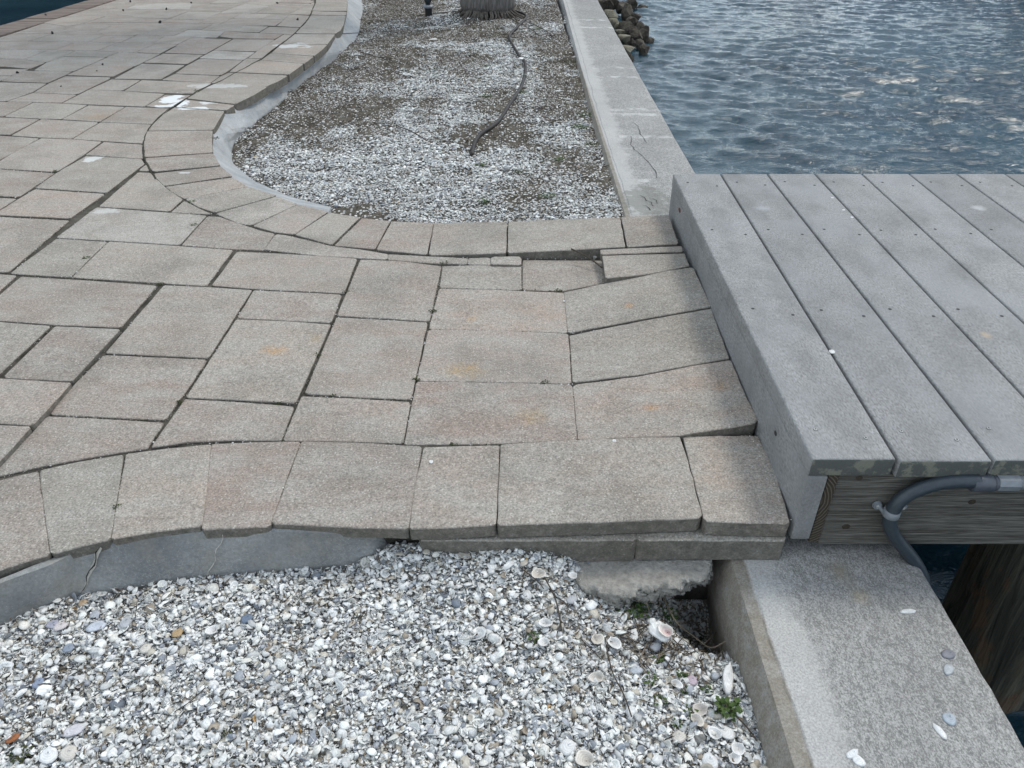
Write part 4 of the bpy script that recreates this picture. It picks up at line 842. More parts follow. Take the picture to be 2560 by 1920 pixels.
# ------------------------------------------------------------------ boardwalk along the far left edge of the paving
bwL = empty('side_boardwalk', hz(0, 90)); tag(bwL, 'strip of brown wooden planks edging the paving at far left', 'boardwalk')
a0, a1 = world('A', [(0, 425), (1340, 0)]); b0, b1 = world('A', [(0, 300), (1050, 0)])
dv = (a1 - a0); t0, t1 = -1.2, 2.4; tt = t0
while tt < t1:
    w = .145 / dv.length; s0, s1 = tt, tt + w * .955; y0 = a0.y + dv.y * s0; y1 = a0.y + dv.y * s1
    xi0, xi1 = a0.x + dv.x * s0 - .006, a0.x + dv.x * s1 - .006; bx = lambda y: b0.x + (b1.x - b0.x) * (y - b0.y) / (b1.y - b0.y)
    zz = .004 + random.uniform(-.003, .003)
    bm = hexa([(bx(y0), y0, zz - .035), (xi0, y0, zz - .035), (xi1, y1, zz - .035), (bx(y1), y1, zz - .035), (bx(y0), y0, zz), (xi0, y0, zz), (xi1, y1, zz), (bx(y1), y1, zz)])
    if (xi0 - bx(y0)) > .05: from_bm('plank', bm, MWOODB, bwL, False, ((bx(y0) + xi0) / 2, y0, zz - .035))
    else: bm.free()
    tt += w
bm = hexa([(b0.x + (b1.x - b0.x) * -1 + .03, b0.y - (b1.y - b0.y) + 0, -.25), (b0.x - (b1.x - b0.x) + .08, b0.y - (b1.y - b0.y), -.25), (b1.x + (b1.x - b0.x) + .08, b1.y + (b1.y - b0.y), -.25), (b1.x + (b1.x - b0.x) + .03, b1.y + (b1.y - b0.y), -.25),
           (b0.x - (b1.x - b0.x) + .03, b0.y - (b1.y - b0.y), -.034), (b0.x - (b1.x - b0.x) + .08, b0.y - (b1.y - b0.y), -.034), (b1.x + (b1.x - b0.x) + .08, b1.y + (b1.y - b0.y), -.034), (b1.x + (b1.x - b0.x) + .03, b1.y + (b1.y - b0.y), -.034)])
from_bm('stringer', bm, MBEAM, bwL)

# ------------------------------------------------------------------ riprap beside the seawall
def rock(c, r, mat, label, seed, flat=False, group=None):
    r_ = random.Random(seed); bm = bmesh.new(); bmesh.ops.create_icosphere(bm, subdivisions=3, radius=1)
    sx, sy, sz = r_.uniform(.85, 1.2), r_.uniform(.8, 1.1), r_.uniform(.75, 1.15) if not flat else .75; ox, oy = r_.uniform(0, 40), r_.uniform(0, 40)
    pl = [Vector((r_.uniform(-1, 1), r_.uniform(-1, 1), r_.uniform(-.6, 1))).normalized() for _ in range(13)]
    for v in bm.verts:
        p = v.co.copy(); k = 1 + (.10 if flat else .28) * float(fbm(np.float64(p.x * 1.7 + ox + p.z), np.float64(p.y * 1.7 + oy - p.z * .7), 5)); p = p * k
        for q in pl:
            d = p.dot(q) - .58
            if d > 0: p -= q * d * .93
        if flat: p.z = min(p.z, .45)
        v.co = Vector((p.x * sx, p.y * sy, p.z * sz)) * r
    o = from_bm('rock', bm, mat); o.location = c; o.rotation_euler.z = r_.uniform(0, 6); 
    if not flat: o.data.polygons.foreach_set('use_smooth', [True] * len(o.data.polygons)); o.data.set_sharp_from_angle(angle=math.radians(14))
    tag(o, label, 'rock', group); return o
RK = [(590, 60, 70, 0, 'dark mottled rock touching the seawall at the top edge of the view'), (700, 55, 75, 0, 'rounded black rock second from the seawall at the top edge'), (860, 100, 75, 0, 'tall brown craggy rock crowning the riprap heap'), (970, 40, 55, 0, 'dark rock at the top edge nearest open water'),
      (700, 190, 70, 1, 'large pale tan rock with rounded top against the seawall'), (730, 300, 62, 1, 'flat tan block second in the row along the seawall'), (820, 350, 45, 1, 'small tan rock beside the flat tan block'), (930, 200, 75, 0, 'dark upright rock in the middle of the riprap heap'),
      (1050, 235, 50, 0, 'small blackish rock at the water side of the upright rock'), (1010, 330, 70, 0, 'olive brown angular rock facing the open water'), (900, 420, 65, 0, 'dark shaded rock deep in the middle of the heap'), (830, 440, 42, 1, 'tan cobble wedged between wall and dark shaded rock'),
      (880, 530, 72, 1, 'broad flat topped tan block near the lower end'), (1110, 400, 60, 0, 'brown barnacled rock standing out over the water'), (1010, 480, 55, 0, 'grey brown rock between flat tan block and barnacled rocks'), (1150, 500, 72, 0, 'large barnacled rock at the outer edge of the heap'),
      (1250, 560, 40, 0, 'small black rock farthest out from the wall'), (990, 600, 42, 0, 'round grey rock below the broad flat tan block'), (1100, 600, 55, 0, 'pale brown knobbly rock at the lower outer corner'), (920, 680, 66, 1, 'square tan block lowest along the seawall'),
      (1150, 680, 46, 0, 'low wet greenish rock at the waterline'), (965, 810, 40, 0, 'dark wet rock nearest the camera at the end of the heap'), (1130, 110, 48, 0, 'weedy brown rock alone in the water off the heap'), (1060, 520, 55, 0, 'dark brown rock under the large barnacled one')]
for i, (x, y, r, fl, lb) in enumerate(RK):
    hgt = max(0.0, (1 - (x - 560) / 700)) * .16 + .02; zc_ = ZW + hgt if i != 22 else ZW; nx0, ny0 = nat('K', [(x, y)])[0]
    c = hz(nx0, ny0, zc_); rad = r / 5.53 / 1920 * (Vector((c.x, c.y, c.z - H)).length) * 1.72; rock(c, rad, MROCKY if fl else MROCK, lb, i, bool(fl))
slab('rubble_slope', .93, 1.35, 8.2, 16, -1.6, ZW - .02, MROCK, 'dark submerged rubble at the foot of the wall')

# ------------------------------------------------------------------ hose, post, palm
def ground_path(v, pts, z): return [Vector((p.x, p.y, float(z_far(np.float64(p.x), np.float64(p.y))) + .010)) for p in world(v, pts, z)]
hp = catmull(ground_path('2', [(1150, 92), (1215, 98), (1268, 118), (1240, 160), (1182, 213), (1162, 255), (1190, 312), (1232, 372), (1257, 412), (1262, 462), (1242, 532), (1218, 585), (1165, 672), (1110, 745), (1058, 797), (992, 845), (955, 892), (938, 935), (932, 968)], -.148), 5)
for i, p in enumerate(hp): p.z += .004 * math.sin(i * .35) + .004
V, F = tube(hp, .0115, 10); o = mesh('hose', V, F, MHOSE, None, True); tag(o, 'old brown irrigation hose snaking over the far shell bed', 'hose')
pb = hz(1072, 42, -.14); post = empty('marker_post', pb); tag(post, 'dark teal tapered post with grey collar and black foot beside the palm', 'post')
V, F = tube([pb + Vector((0, 0, z)) for z in (0, .05, .085)], .045, 4); mesh('foot', V, F, MDARK, post)
V, F = tube([pb + Vector((0, 0, z)) for z in (.0855, .10, .112)], [.055, .057, .045], 14); mesh('collar', V, F, MPVC, post)
V, F = tube([pb + Vector((0, 0, z)) for z in (.1125, .16, .30, .8)], [.022, .042, .060, .062], 14); mesh('shaft', V, F, MTEAL, post, True)
palm = empty('palm_tree', (-.24, 8.5, -.13)); tag(palm, 'thick grey palm trunk with exposed roots at the top of the bed', 'palm tree')
def trunk():
    V = []; F = []; na = 36; hs = [0.0, .05, .12, .25, .6, 1.2, 2.2, 3.4, 4.6, 5.6]
    for h in hs:
        for k in range(na):
            a = 2 * math.pi * k / na; lob = 1 + .07 * math.cos(2 * a) - .05 * max(0, math.cos(a + math.pi / 2 + .25)) ** 12 * 2.2; r = .235 * lob * (1.05 - .10 * min(1, h)) * (1 - .04 * h) * (1 + .02 * math.sin(a * 17)) * (.93 if h == 0 else 1)
            V.append((-.245 + r * 1.05 * math.cos(a), 8.5 + r * math.sin(a), -.075 + h))
    for i in range(len(hs) - 1):
        for k in range(na): k2 = (k + 1) % na; F.append((i * na + k, i * na + k2, (i + 1) * na + k2, (i + 1) * na + k))
    F.append(tuple(range(na))[::-1]); F.append(tuple(range((len(hs) - 1) * na, len(hs) * na)))
    return mesh('trunk', V, F, MPALM, palm, True)
trunk()
for i in range(60):
    a = random.uniform(0, 2 * math.pi) if i > 40 else random.uniform(-math.pi, 0); r0 = .225; c0 = Vector((-.245 + r0 * 1.05 * math.cos(a), 8.5 + r0 * math.sin(a), -.06)); ln = random.uniform(.05, .16) if i < 48 else random.uniform(.18, .4)
    P = [c0]
    for k in range(1, 5): q = c0 + Vector((math.cos(a + random.uniform(-.4, .4)) * ln * k / 4, math.sin(a) * ln * k / 4, 0)); q.z = -.065 - .075 * min(1, k / 2.2) + random.uniform(-.004, .004); P.append(q)
    V, F = tube(P, [.011, .010, .008, .006, .004], 5); mesh('root', V, F, MROOT, palm)
def frond(base, az, el, ln, parent, mat):
    V = []; F = []; n = 16; pts = []
    for k in range(n + 1):
        t = k / n; r = ln * t; z = math.sin(el) * r - .9 * (t ** 2) * ln * .55; pts.append(base + Vector((math.sin(az) * math.cos(el) * r, math.cos(az) * math.cos(el) * r, z)))
    side = Vector((math.cos(az), -math.sin(az), 0))
    for k in range(2, n):
        w = ln * .28 * math.sin(math.pi * (k / n) ** .7) + .03
        for s in (-1, 1):
            for u in (0, .5):
                p = pts[k].lerp(pts[k + 1], u); d = (pts[k + 1] - pts[k]).normalized(); e = p + side * s * w + d * w * .5 + Vector((0, 0, -w * .45)); b = len(V); V += [p, p + d * .05, e]; F.append((b, b + 1, b + 2))
    return mesh('frond', V, F, mat, parent)
for k in range(14): frond(Vector((-.245, 8.5, 5.4)), k * 2.4, .7 - .09 * k, 1.7, palm, MFOL)

# far-bank trees, seen as reflections, plus an unseen boat added to blacken left water
def tree(x, y, h, w, seed, label):
    h *= 1.5; r_ = np.random.default_rng(seed); base = empty('tree', (x, y, -.4)); tag(base, label, 'tree', 'trees on the far bank')
    V, F = tube([(x, y, -.4), (x + .1, y, h * .3), (x, y + .1, h * .7)], [.3, .22, .1], 8); mesh('trunk', V, F, MPALM, base)
    n = 2600; cl = r_.normal(0, 1, (22, 3)); cl /= np.linalg.norm(cl, axis=1)[:, None]; cl = cl * r_.uniform(.3, 1, (22, 1)); c = cl[r_.integers(0, 22, n)] + r_.normal(0, .20, (n, 3))
    P = c * np.array([w, w, h * .36]) + np.array([x, y, h * .62]); a = r_.normal(0, 1, (n, 3)); b_ = r_.normal(0, 1, (n, 3)); s = .28
    a = a / np.linalg.norm(a, axis=1)[:, None] * s; b_ = b_ / np.linalg.norm(b_, axis=1)[:, None] * s; V = np.stack([P, P + a, P + b_], 1).reshape(-1, 3); F = np.arange(n * 3).reshape(-1, 3)
    me = D.meshes.new('crown'); me.from_pydata(V.tolist(), [], F.tolist()); o = link('crown', me, MFOL, base); place(o, base, (0, 0, 0))
for i, (x, y, h, w) in enumerate(((12.5, 36, 9, 2.4), (20, 38, 7, 3.6), (27, 40, 11, 3.2), (33, 44, 8, 4), (3, 40, 6, 4), (-5, 40, 8, 4), (-11, 36, 9, 4), (-17, 33, 10, 4.5), (-24, 30, 10, 5), (-31, 27, 10, 5), (40, 46, 9, 4))): tree(x, y, h, w, i, 'dark leafy tree on the far bank mirrored in the water')
def palm2(x, y, h, label):
    b = empty('palm_tree', (x, y, -.4)); tag(b, label, 'palm tree'); V, F = tube([(x, y, -.5), (x + .15, y, h * .5), (x, y, h)], [.22, .16, .14], 10); mesh('trunk', V, F, MPALM, b)
    for k in range(20): frond(Vector((x, y, h)), k * 2.4, .9 - .08 * k, 1.9, b, MFOL)
def added_hull():
    b = empty('added_dark_boat', (-12, 18, ZW)); tag(b, 'unseen dark boat added so the far left water mirrors black', 'boat'); V = []; F = []; n = 30; lv = [(-.6, .35), (0, .62), (1.2, .88), (3.2, 1.0), (4.2, 1.03)]
    for i in range(n + 1):
        t = i / n; w = 2.4 * (1 - max(0, (t - .55) / .45) ** 2.2) + .02
        for z, k in lv: V.append((-20 + 19 * t + .5 * z * t, 19.5 - w * k, ZW + z + .35 * t * t * (z > 1)))
        for z, k in lv[::-1]: V.append((-20 + 19 * t + .5 * z * t, 19.5 + w * k, ZW + z + .35 * t * t * (z > 1)))
    for i in range(n):
        for k in range(10): k2 = (k + 1) % 10; F.append((i * 10 + k, i * 10 + k2, (i + 1) * 10 + k2, (i + 1) * 10 + k))
    F.append(tuple(range(10))[::-1]); F.append(tuple(range(n * 10, n * 10 + 10))); mesh('added_hull', V, F, MBUILD, b)
    bm = hexa([(-18, 18, ZW + 4.3), (-7, 18, ZW + 4.3), (-7, 21, ZW + 4.3), (-18, 21, ZW + 4.3), (-17.5, 18.4, ZW + 6.4), (-9, 18.4, ZW + 6.4), (-9, 20.6, ZW + 6.4), (-17.5, 20.6, ZW + 6.4)]); bevel(bm, .15, 2); from_bm('cabin', bm, MBUILD, b)
added_hull()
palm2(10.6, 17.5, 6.6, 'tall palm mirrored as a dark wavering streak in the right hand water'); palm2(15.2, 19.5, 6.8, 'second tall palm mirrored near the right edge of the water')

# ------------------------------------------------------------------ single shells worth naming
def one_shell(v, x, y, size, label, tint, yaw=0, tiltx=0, tilty=0, up=True, ribs=1, zf='near', z=None, asp=(1, 1, 1), cat='shell', lift=.004, group=None, na=36):
    nx0, ny0 = nat(v, [(x, y)])[0]; p = hz(nx0, ny0, -.14 if z is None else z)
    for _ in range(3):
        if z is None: p = hz(nx0, ny0, float((z_near if zf == 'near' else z_far)(np.float64(p.x), np.float64(p.y))) + .012)
    V, F, R = tmpl_dome(6, na, ribs * .55, int(x + y), .45 if up else .62); V = V * np.array(asp) * size * .92
    if not up: V = V * np.array([1, -1, -1]); V[:, 2] += size * .42
    me = D.meshes.new('seashell'); me.from_pydata(V.tolist(), [], F.tolist()); 
    ca = me.color_attributes.new('tint', 'FLOAT_COLOR', 'POINT'); tt_ = np.array(tint)[None] * np.where(up, 1 - .25 * np.abs(np.sin(R * .9))[:, None] * .5, .62 + .46 * (R[:, None] / 16)); ca.data.foreach_set('color', np.concatenate([np.clip(tt_, 0, .85), np.ones((len(V), 1))], 1).astype('f').ravel())  # hollow-up shells: shade inside the cup painted as a darker centre
    ra = me.attributes.new('ring', 'FLOAT', 'POINT'); ra.data.foreach_set('value', (R * 2.2).astype('f'))
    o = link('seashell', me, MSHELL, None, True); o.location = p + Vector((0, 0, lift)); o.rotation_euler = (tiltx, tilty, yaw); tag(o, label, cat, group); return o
WH = (.70, .69, .67); GB = (.30, .33, .38); GR = (.42, .42, .43); CR = (.60, .56, .50)
S1 = one_shell
S1('V', 205, 520, .0155, 'open cup shaped white shell lying hollow up above the green sprig', WH, 1.2, up=False); S1('V', 195, 675, .0155, 'oval white shell lying hollow up right of the green sprig', WH, .2, up=False, asp=(1, .7, 1))
S1('V', 610, 650, .0165, 'pale oval shell hollow up with fine ring inside left of the dry litter', CR, 2.2, up=False); S1('V', 745, 675, .0145, 'small ringed oval shell beside the dry litter', WH, 2.0, up=False)
S1('V', 903, 600, .0165, 'elongated smooth white shell piece left of the large whelk shell', WH, 1.1, up=True, ribs=0, asp=(1.2, .75, .6)); S1('V', 925, 885, .014, 'bluish grey ribbed cockle shell on the dry litter', (.45, .47, .50), 1.6, up=True)
S1('V', 615, 950, .0155, 'tilted hollow white shell with dark inside below the dry litter', CR, .1, .3, up=False, asp=(1, .7, 1)); S1('V', 1240, 1005, .014, 'white teardrop shell beside small weeds in the middle of the bed', WH, 2.4, up=False, asp=(1.2, .7, 1))
S1('V', 1375, 965, .014, 'shell with purple pink blotches near the weeds', (.50, .40, .44), .5, up=True); S1('V', 1655, 950, .021, 'long white oyster shell standing against the seawall', WH, 1.25, .2, 0, up=True, ribs=0, asp=(1.7, .55, .5), lift=.012)
S1('V', 1440, 1210, .0155, 'white and brown pitted oyster shell hollow up', (.50, .46, .42), .4, up=False); S1('V', 1400, 1290, .016, 'grey hollow oval shell just below the pitted oyster shell', CR, 2.3, up=False, asp=(1.1, .75, 1))
S1('V', 1555, 1410, .0165, 'white hollow mussel shaped shell left of the triangular fragment', WH, -.7, up=False, asp=(1.2, .75, 1)); S1('V', 1625, 1375, .016, 'broad triangular white shell fragment by the seawall', WH, 2.6, up=True, ribs=0, asp=(1.2, .9, .4))
S1('V', 390, 1495, .0165, 'white cockle shell with bold grey growth rings near the bottom edge', WH, .3, up=True); S1('V', 525, 1610, .018, 'large cream hollow shell at the bottom edge', CR, -.2, up=False, asp=(1.1, .85, 1))
S1('V', 1510, 1600, .016, 'bright white heart shaped shell at the bottom edge', (.74, .74, .73), 1.4, up=True, ribs=0); S1('V', 1740, 1520, .0145, 'hollow white shell leaning beside the seawall foot', WH, .8, up=False); S1('V', 1700, 1595, .0135, 'small hollow white shell lowest beside the seawall', WH, 2.6, up=False)
S1('V', 150, 125, .0155, 'cream hollow shell in the shade under the paver edge', CR, 1.2, up=False); S1('V', 425, 140, .010, 'small round white shell on the left end of the footing slab', WH, .3, up=False); S1('V', 410, 320, .014, 'grey ribbed cockle shell beside the footing slab corner', GR, 1.9, up=True)
S1('V', 1085, 700, .012, 'grey spiral snail shell below the large whelk shell', GR, .3, up=True, ribs=0, asp=(1, 1, 1.6)); S1('V', 1265, 1410, .014, 'rounded cream clam shell at the lower middle of the bed', CR, 1.5, up=True, ribs=0)
S1('S', 1960, 470, .0165, 'dark blue grey ribbed oval shell near the curb', (.16, .20, .27), .2, up=True, asp=(1.05, .75, .8)); S1('S', 555, 705, .0155, 'slate blue clam shell on the left of the bed', (.27, .31, .37), .1, up=True, ribs=0, asp=(1, .8, .8))
S1('S', 780, 530, .0175, 'pale blue oval clam shell with small holes', (.52, .55, .60), .4, up=True, ribs=0, asp=(1.1, .8, .7)); S1('S', 490, 530, .0165, 'pinkish white clam shell beside a purple one', (.60, .55, .54), .4, up=True, ribs=0, asp=(1.2, .75, .7)); S1('S', 430, 515, .0145, 'purple grey clam shell left of the pinkish one', (.38, .38, .44), .2, up=True, ribs=0, asp=(1.1, .8, .7))
S1('S', 1005, 500, .0165, 'light grey round clam shell with one dark hole near the curb', (.46, .47, .49), .3, up=True, ribs=0); S1('S', 320, 975, .0155, 'blue striped ribbed shell piece on the left', (.25, .29, .38), 1.1, up=True, asp=(1.2, .8, .7)); S1('S', 605, 1350, .017, 'lilac white clam shell with a drilled hole', (.58, .56, .58), .3, up=True, ribs=0, asp=(1.1, .8, .7))
S1('S', 1415, 583, .012, 'small orange shell piece among white shells', (.44, .31, .17), .4, up=True, ribs=0); S1('S', 665, 345, .010, 'tiny tan orange shell piece beside the curb crack', (.42, .31, .20), .4, up=True, ribs=0); S1('S', 120, 1410, .014, 'rust red shell fragment at lower left', (.30, .11, .04), .9, up=True, ribs=0, asp=(1.3, .6, .5))
S1('S', 1690, 575, .0165, 'hollow white clam shell with inner rings near the curb', WH, .5, up=False, asp=(1.1, .75, 1)); S1('S', 1165, 705, .0135, 'cream triangular shell at the middle left', CR, .7, up=True, ribs=0); S1('S', 390, 1540, .017, 'white pointed shell fragment near the lower left corner', (.72, .72, .71), 2.0, up=True, ribs=0, asp=(1.1, .9, .4)); S1('S', 560, 1535, .017, 'white shell with strong tan ribs at the lower left', CR, .2, up=True)
for (x, y, s, lb, c, yw) in ((1170, 1115, .015, 'dark grey clam shell on the seawall cap near its water edge', (.22, .22, .24), .2), (1168, 1185, .013, 'small grey shell just below the dark one on the seawall cap', (.42, .44, .45), .8), (1170, 1420, .015, 'blue grey round shell on the seawall cap', (.38, .42, .46), 1.2),
                             (1118, 1478, .014, 'white broken shell beside the blue grey one on the cap', WH, 1.9), (712, 1588, .014, 'white oblong shell piece on the cap at the bottom of the view', (.74, .74, .73), .6), (732, 1620, .012, 'white shell piece touching the oblong one on the cap', (.74, .74, .73), 2.2), (980, 912, .014, 'white bar shaped shell bit on the middle of the cap', (.66, .66, .64), .1)):
    S1('8', x, y, s, lb, c, yw, up=True, ribs=.6 if s > .0145 else 0, z=-.1045, lift=.0006, asp=(1, .8, .7) if s != .014 else (1.1, .55, .7))
for (x, y, s, lb, a) in ((700, 245, .034, 'large white oblong shell near the palm', (1.4, .5, .7)), (998, 268, .024, 'tan rounded shell right of the oblong one', (1, .7, .8)), (838, 152, .022, 'white shell lying between the post and the palm', (1, .7, .8)), (740, 92, .022, 'white shell just right of the black footed post', (1.2, .5, .8)), (377, 224, .020, 'small white shell near the pale curb', (1, .7, .8)),
                         (538, 461, .022, 'white shell left of the middle of the far bed', (1.2, .6, .8)), (1465, 562, .021, 'thin white shell between hose and seawall', (1.4, .5, .6)), (290, 732, .018, 'white shell at the left of the far bed', (1.2, .5, .8))): S1('2', x, y, s, lb, (.70, .69, .66), .1, up=True, ribs=0, zf='far', asp=a)
S1('2', 1238, 373, .022, 'bright white shell perched on the brown hose', (.75, .75, .73), 1.1, .3, 0, up=True, ribs=0, zf='far', asp=(1.1, .8, .7), lift=.018)
for (v, x, y, z, s, lb) in (('7', 395, 342, .004, .0075, 'tiny white barnacle like shell on the front paver'), ('7', 1408, 225, .006, .006, 'white shell crumb on the joint behind the long front paver'), ('5', 1228, 508, .004, .005, 'white shell crumb at the corner of the three tilted pavers')): S1(v, x, y, s, lb, WH, .4, up=True, ribs=0, z=z, lift=.0005, na=12)
for (x, y, wh) in ((1035, 1215, 'farthest'), (1105, 1290, 'middle'), (1155, 1335, 'nearest')):
    nx0, ny0 = x / 2.458 + 1660, y / 2.458; 
    VIEWS['W'] = (1660, 0, 2.458); S1('W', x, y, .007, wh + ' of three white shell chips wedged in the third boardwalk joint', WH, random.random() * 6, up=True, ribs=0, z=ZD, lift=-.001, group='shell chips in the boardwalk joint', na=10)
S1('n', 2081, 878, .009, 'larger white shell chip in the joint beside the first deck board', WH, .7, up=True, ribs=0, z=ZD, lift=-.001, na=12)
# the whelk
def whelk():
    nx0, ny0 = nat('V', [(1130, 590)])[0]; p = hz(nx0, ny0, -.155); base = empty('whelk_shell', p + Vector((0, 0, .004))); tag(base, 'large white whelk shell with pink mouth beside the dark hollow', 'shell')
    def part(nm, size, asp, up, tint, loc, rot, knob):
        V, F, R = tmpl_dome(7, 30, .5, 5, .6 if knob else .75); V = V * np.array(asp)
        if knob: a = np.arctan2(V[:, 1], V[:, 0]); V *= (1 + .10 * np.maximum(0, np.sin(a * 5)) * (R / 16))[:, None]
        V = V * size
        if not up: V = V * np.array([1, -1, -1]); V[:, 2] += size * .5
        me = D.meshes.new(nm); me.from_pydata(V.tolist(), [], F.tolist()); t = (R / 16)[:, None]; c = np.array(tint[0])[None] * (1 - t) + np.array(tint[1])[None] * t
        ca = me.color_attributes.new('tint', 'FLOAT_COLOR', 'POINT'); ca.data.foreach_set('color', np.concatenate([c, np.ones((len(V), 1))], 1).astype('f').ravel())
        ra = me.attributes.new('ring', 'FLOAT', 'POINT'); ra.data.foreach_set('value', R.astype('f')); o = link(nm, me, MSHELL, base, True); o.location = loc; o.rotation_euler = rot
    part('body', .023, (1.15, .85, .8), True, ((.74, .73, .70), (.70, .69, .66)), (-.008, .006, .004), (.1, -.15, 2.2), True)
    part('spire', .010, (1, 1, 1.2), True, ((.66, .64, .6), (.72, .71, .68)), (-.018, .020, .010), (.5, -.5, 2.2), False)
    part('mouth', .0165, (1.1, .72, .8), False, ((.50, .30, .28), (.70, .66, .60)), (.008, -.006, .010), (.35, .1, -.6), False)
whelk()
# stones
def stone(v, x, y, z, r, mat, label, seed, cat='stone', group=None):
    nx0, ny0 = nat(v, [(x, y)])[0]; o = rock(hz(nx0, ny0, z), r, mat, label, seed); o.name = cat; tag(o, label, cat, group); return o
stone('V', 1425, 1440, -.172, .019, MSTONE, 'round grey stone among shells near the bottom', 201); stone('V', 125, 960, -.135, .017, MSTONE, 'grey lump of stone half buried in the shells', 202); stone('5', 1380, 290, .008, .010, MSTONE, 'pebble in the gap below the raised border paver', 203, 'pebble')
PL = ['farthest left', 'beside the tan stained paver', 'blackest, at a joint end in the far field', 'on the diagonal joint near the boardwalk', 'lying in the grey area nearest the planks', 'at the very top edge left of centre', 'right of the diagonal joint near the top', 'on the pale square paver', 'below the pebble by the tan stained paver', 'at the top between two joints', 'ending a short joint by the curved border', 'at a corner near the curved border top', 'on the brown planks']
for (v, x, y, r), pl_ in zip((('A', 198, 832, .018), ('A', 1180, 740, .013), ('A', 1842, 254, .022), ('A', 1418, 116, .018), ('A', 602, 377, .017), ('A', 1500, 12, .02), ('A', 1917, 102, .018), ('A', 702, 991, .008), ('A', 1117, 815, .009), ('B', 268, 28, .016), ('B', 1495, 222, .018), ('B', 1258, 32, .018), ('A', 527, 174, .018)), PL):
    stone(v, x, y, r * .4, r * .72, MDARK, 'small dark pebble on the far paving, ' + pl_, int(x), 'pebble', 'dark pebbles dotted over the far paving')

# ------------------------------------------------------------------ weeds and twigs
def weed(loc, r, n, h, seed, label, mat=MLEAF, leaf=.006, cat='weed'):
    r_ = random.Random(seed); base = empty('weed', loc); tag(base, label, cat); V = []; F = []; SV = []; SF = []
    for i in range(n):
        a = r_.uniform(0, 6.28); q = r_.random() ** .6 * r; c = Vector((q * math.cos(a), q * math.sin(a) * .8, r_.uniform(.15, 1) * h)); s = leaf * r_.uniform(.6, 1.3)
        d = Vector((math.cos(a + r_.uniform(-.8, .8)), math.sin(a + r_.uniform(-.8, .8)), r_.uniform(-.3, .5))).normalized(); w = d.cross(Vector((0, 0, 1))).normalized() * s * .42; up = Vector((0, 0, s * .18))
        b = len(V); V += [c, c + d * s * .4 + w + up, c + d * s, c + d * s * .4 - w + up, c + d * s * .5]; F += [(b, b + 1, b + 4), (b + 1, b + 2, b + 4), (b + 2, b + 3, b + 4), (b + 3, b, b + 4)]
        if i % 3 == 0: t, f = tube([(0, 0, -.004), c * .6, c], .0006, 3, False); o_ = len(SV); SV += t; SF += [tuple(k + o_ for k in g) for g in f]
    me = D.meshes.new('foliage'); me.from_pydata([tuple(v) for v in V], [], F); link('foliage', me, mat, base)
    me = D.meshes.new('stem'); me.from_pydata([tuple(v) for v in SV], [], SF); link('stem', me, mat, base); return base
def wn(v, x, y, dz=.006): 
    nx0, ny0 = nat(v, [(x, y)])[0]; p = hz(nx0, ny0, -.15)
    for _ in range(4): p = hz(nx0, ny0, float(z_near(np.float64(p.x), np.float64(p.y))) + dz)
    return p
weed(wn('V', 860, 400, .0), .045, 150, .03, 1, 'leafy green weed patch growing under the broken slab edge', leaf=.010); weed(wn('V', 1145, 460), .028, 60, .022, 2, 'green weed clump just above the whelk shell', leaf=.009); weed(wn('V', 1635, 1215), .020, 46, .03, 3, 'upright green weed with larger leaves near the seawall', leaf=.013)
weed(wn('V', 108, 630), .010, 26, .010, 4, 'tiny green sprig alone among white shells', leaf=.007); weed(wn('V', 1118, 800), .010, 24, .010, 5, 'small weed right of the dry litter', leaf=.007); weed(wn('V', 1035, 975), .014, 30, .012, 6, 'dark green tuft left of the teardrop shell', leaf=.006)
weed(wn('V', 1275, 950), .013, 30, .012, 7, 'dark green tuft above the teardrop shell', leaf=.006); weed(wn('V', 1105, 1140), .013, 30, .012, 8, 'round green tuft lowest on the left of the weed group', leaf=.006); weed(wn('V', 1320, 1060), .010, 22, .010, 9, 'small tuft between two white shells', leaf=.006)
weed(wn('V', 1490, 1050), .012, 26, .012, 10, 'dark tuft left of the long oyster shell', leaf=.006); weed(wn('V', 1350, 1235), .012, 26, .012, 11, 'green tuft left of the pitted oyster shell', leaf=.006); weed(wn('V', 1250, 1315), .010, 20, .010, 12, 'faint small tuft lowest in the weed group', leaf=.006)
weed(wn('S', 180, 1560), .018, 50, .012, 13, 'olive moss tuft in the lower left corner', MMOSS, .007); weed(wn('S', 1795, 1390), .008, 18, .008, 14, 'tiny moss spot near the bottom left of the centre', MMOSS, .005); weed(wn('V', 1500, 650), .030, 40, .02, 15, 'dark weeds in the hollow beside the seawall', MMOSS, .008)
JW = [('4', 1180, 258, 'small green weed in the curved border joint'), ('4', 1195, 400, 'green weed clump in the joint left of the curved border'), ('5', 1130, 916, 'flat green moss patch in the joint between central pavers'), ('5', 625, 318, 'dark moss bit at the corner of the small central paver'), ('5', 1198, 455, 'dark moss clump at the corner where tilted pavers begin'),
      ('7', 515, 248, 'green moss tuft where three front pavers meet'), ('6', 1705, 265, 'green moss in the joint left of the central pavers'), ('5', 488, 900, 'dark moss at a cross joint of the central pavers'), ('4', 2125, 808, 'dark moss tip at a paver corner left of centre'), ('4', 1945, 1200, 'dark moss wisp in a slanting joint'), ('6', 1105, 258, 'dark debris clump at a paver corner on the left'),
      ('5', 565, 560, 'dry wisp of grass in the joint beside the central paver'), ('6', 720, 905, 'brown speck of debris in the front border joint'), ('4', 530, 600, 'tiny green weed in a short joint at left'), ('1', 1215, 560, 'grass clump in the curved joint beside the white splash'), ('4', 985, 762, 'moss bit at a wide joint corner'), ('1', 1325, 850, 'dark grass tuft at the foot of the pale curb'), ('5', 60, 982, 'green moss in the joint above the reddish paver'), ('4', 345, 70, 'dark moss at a joint crossing far left')]
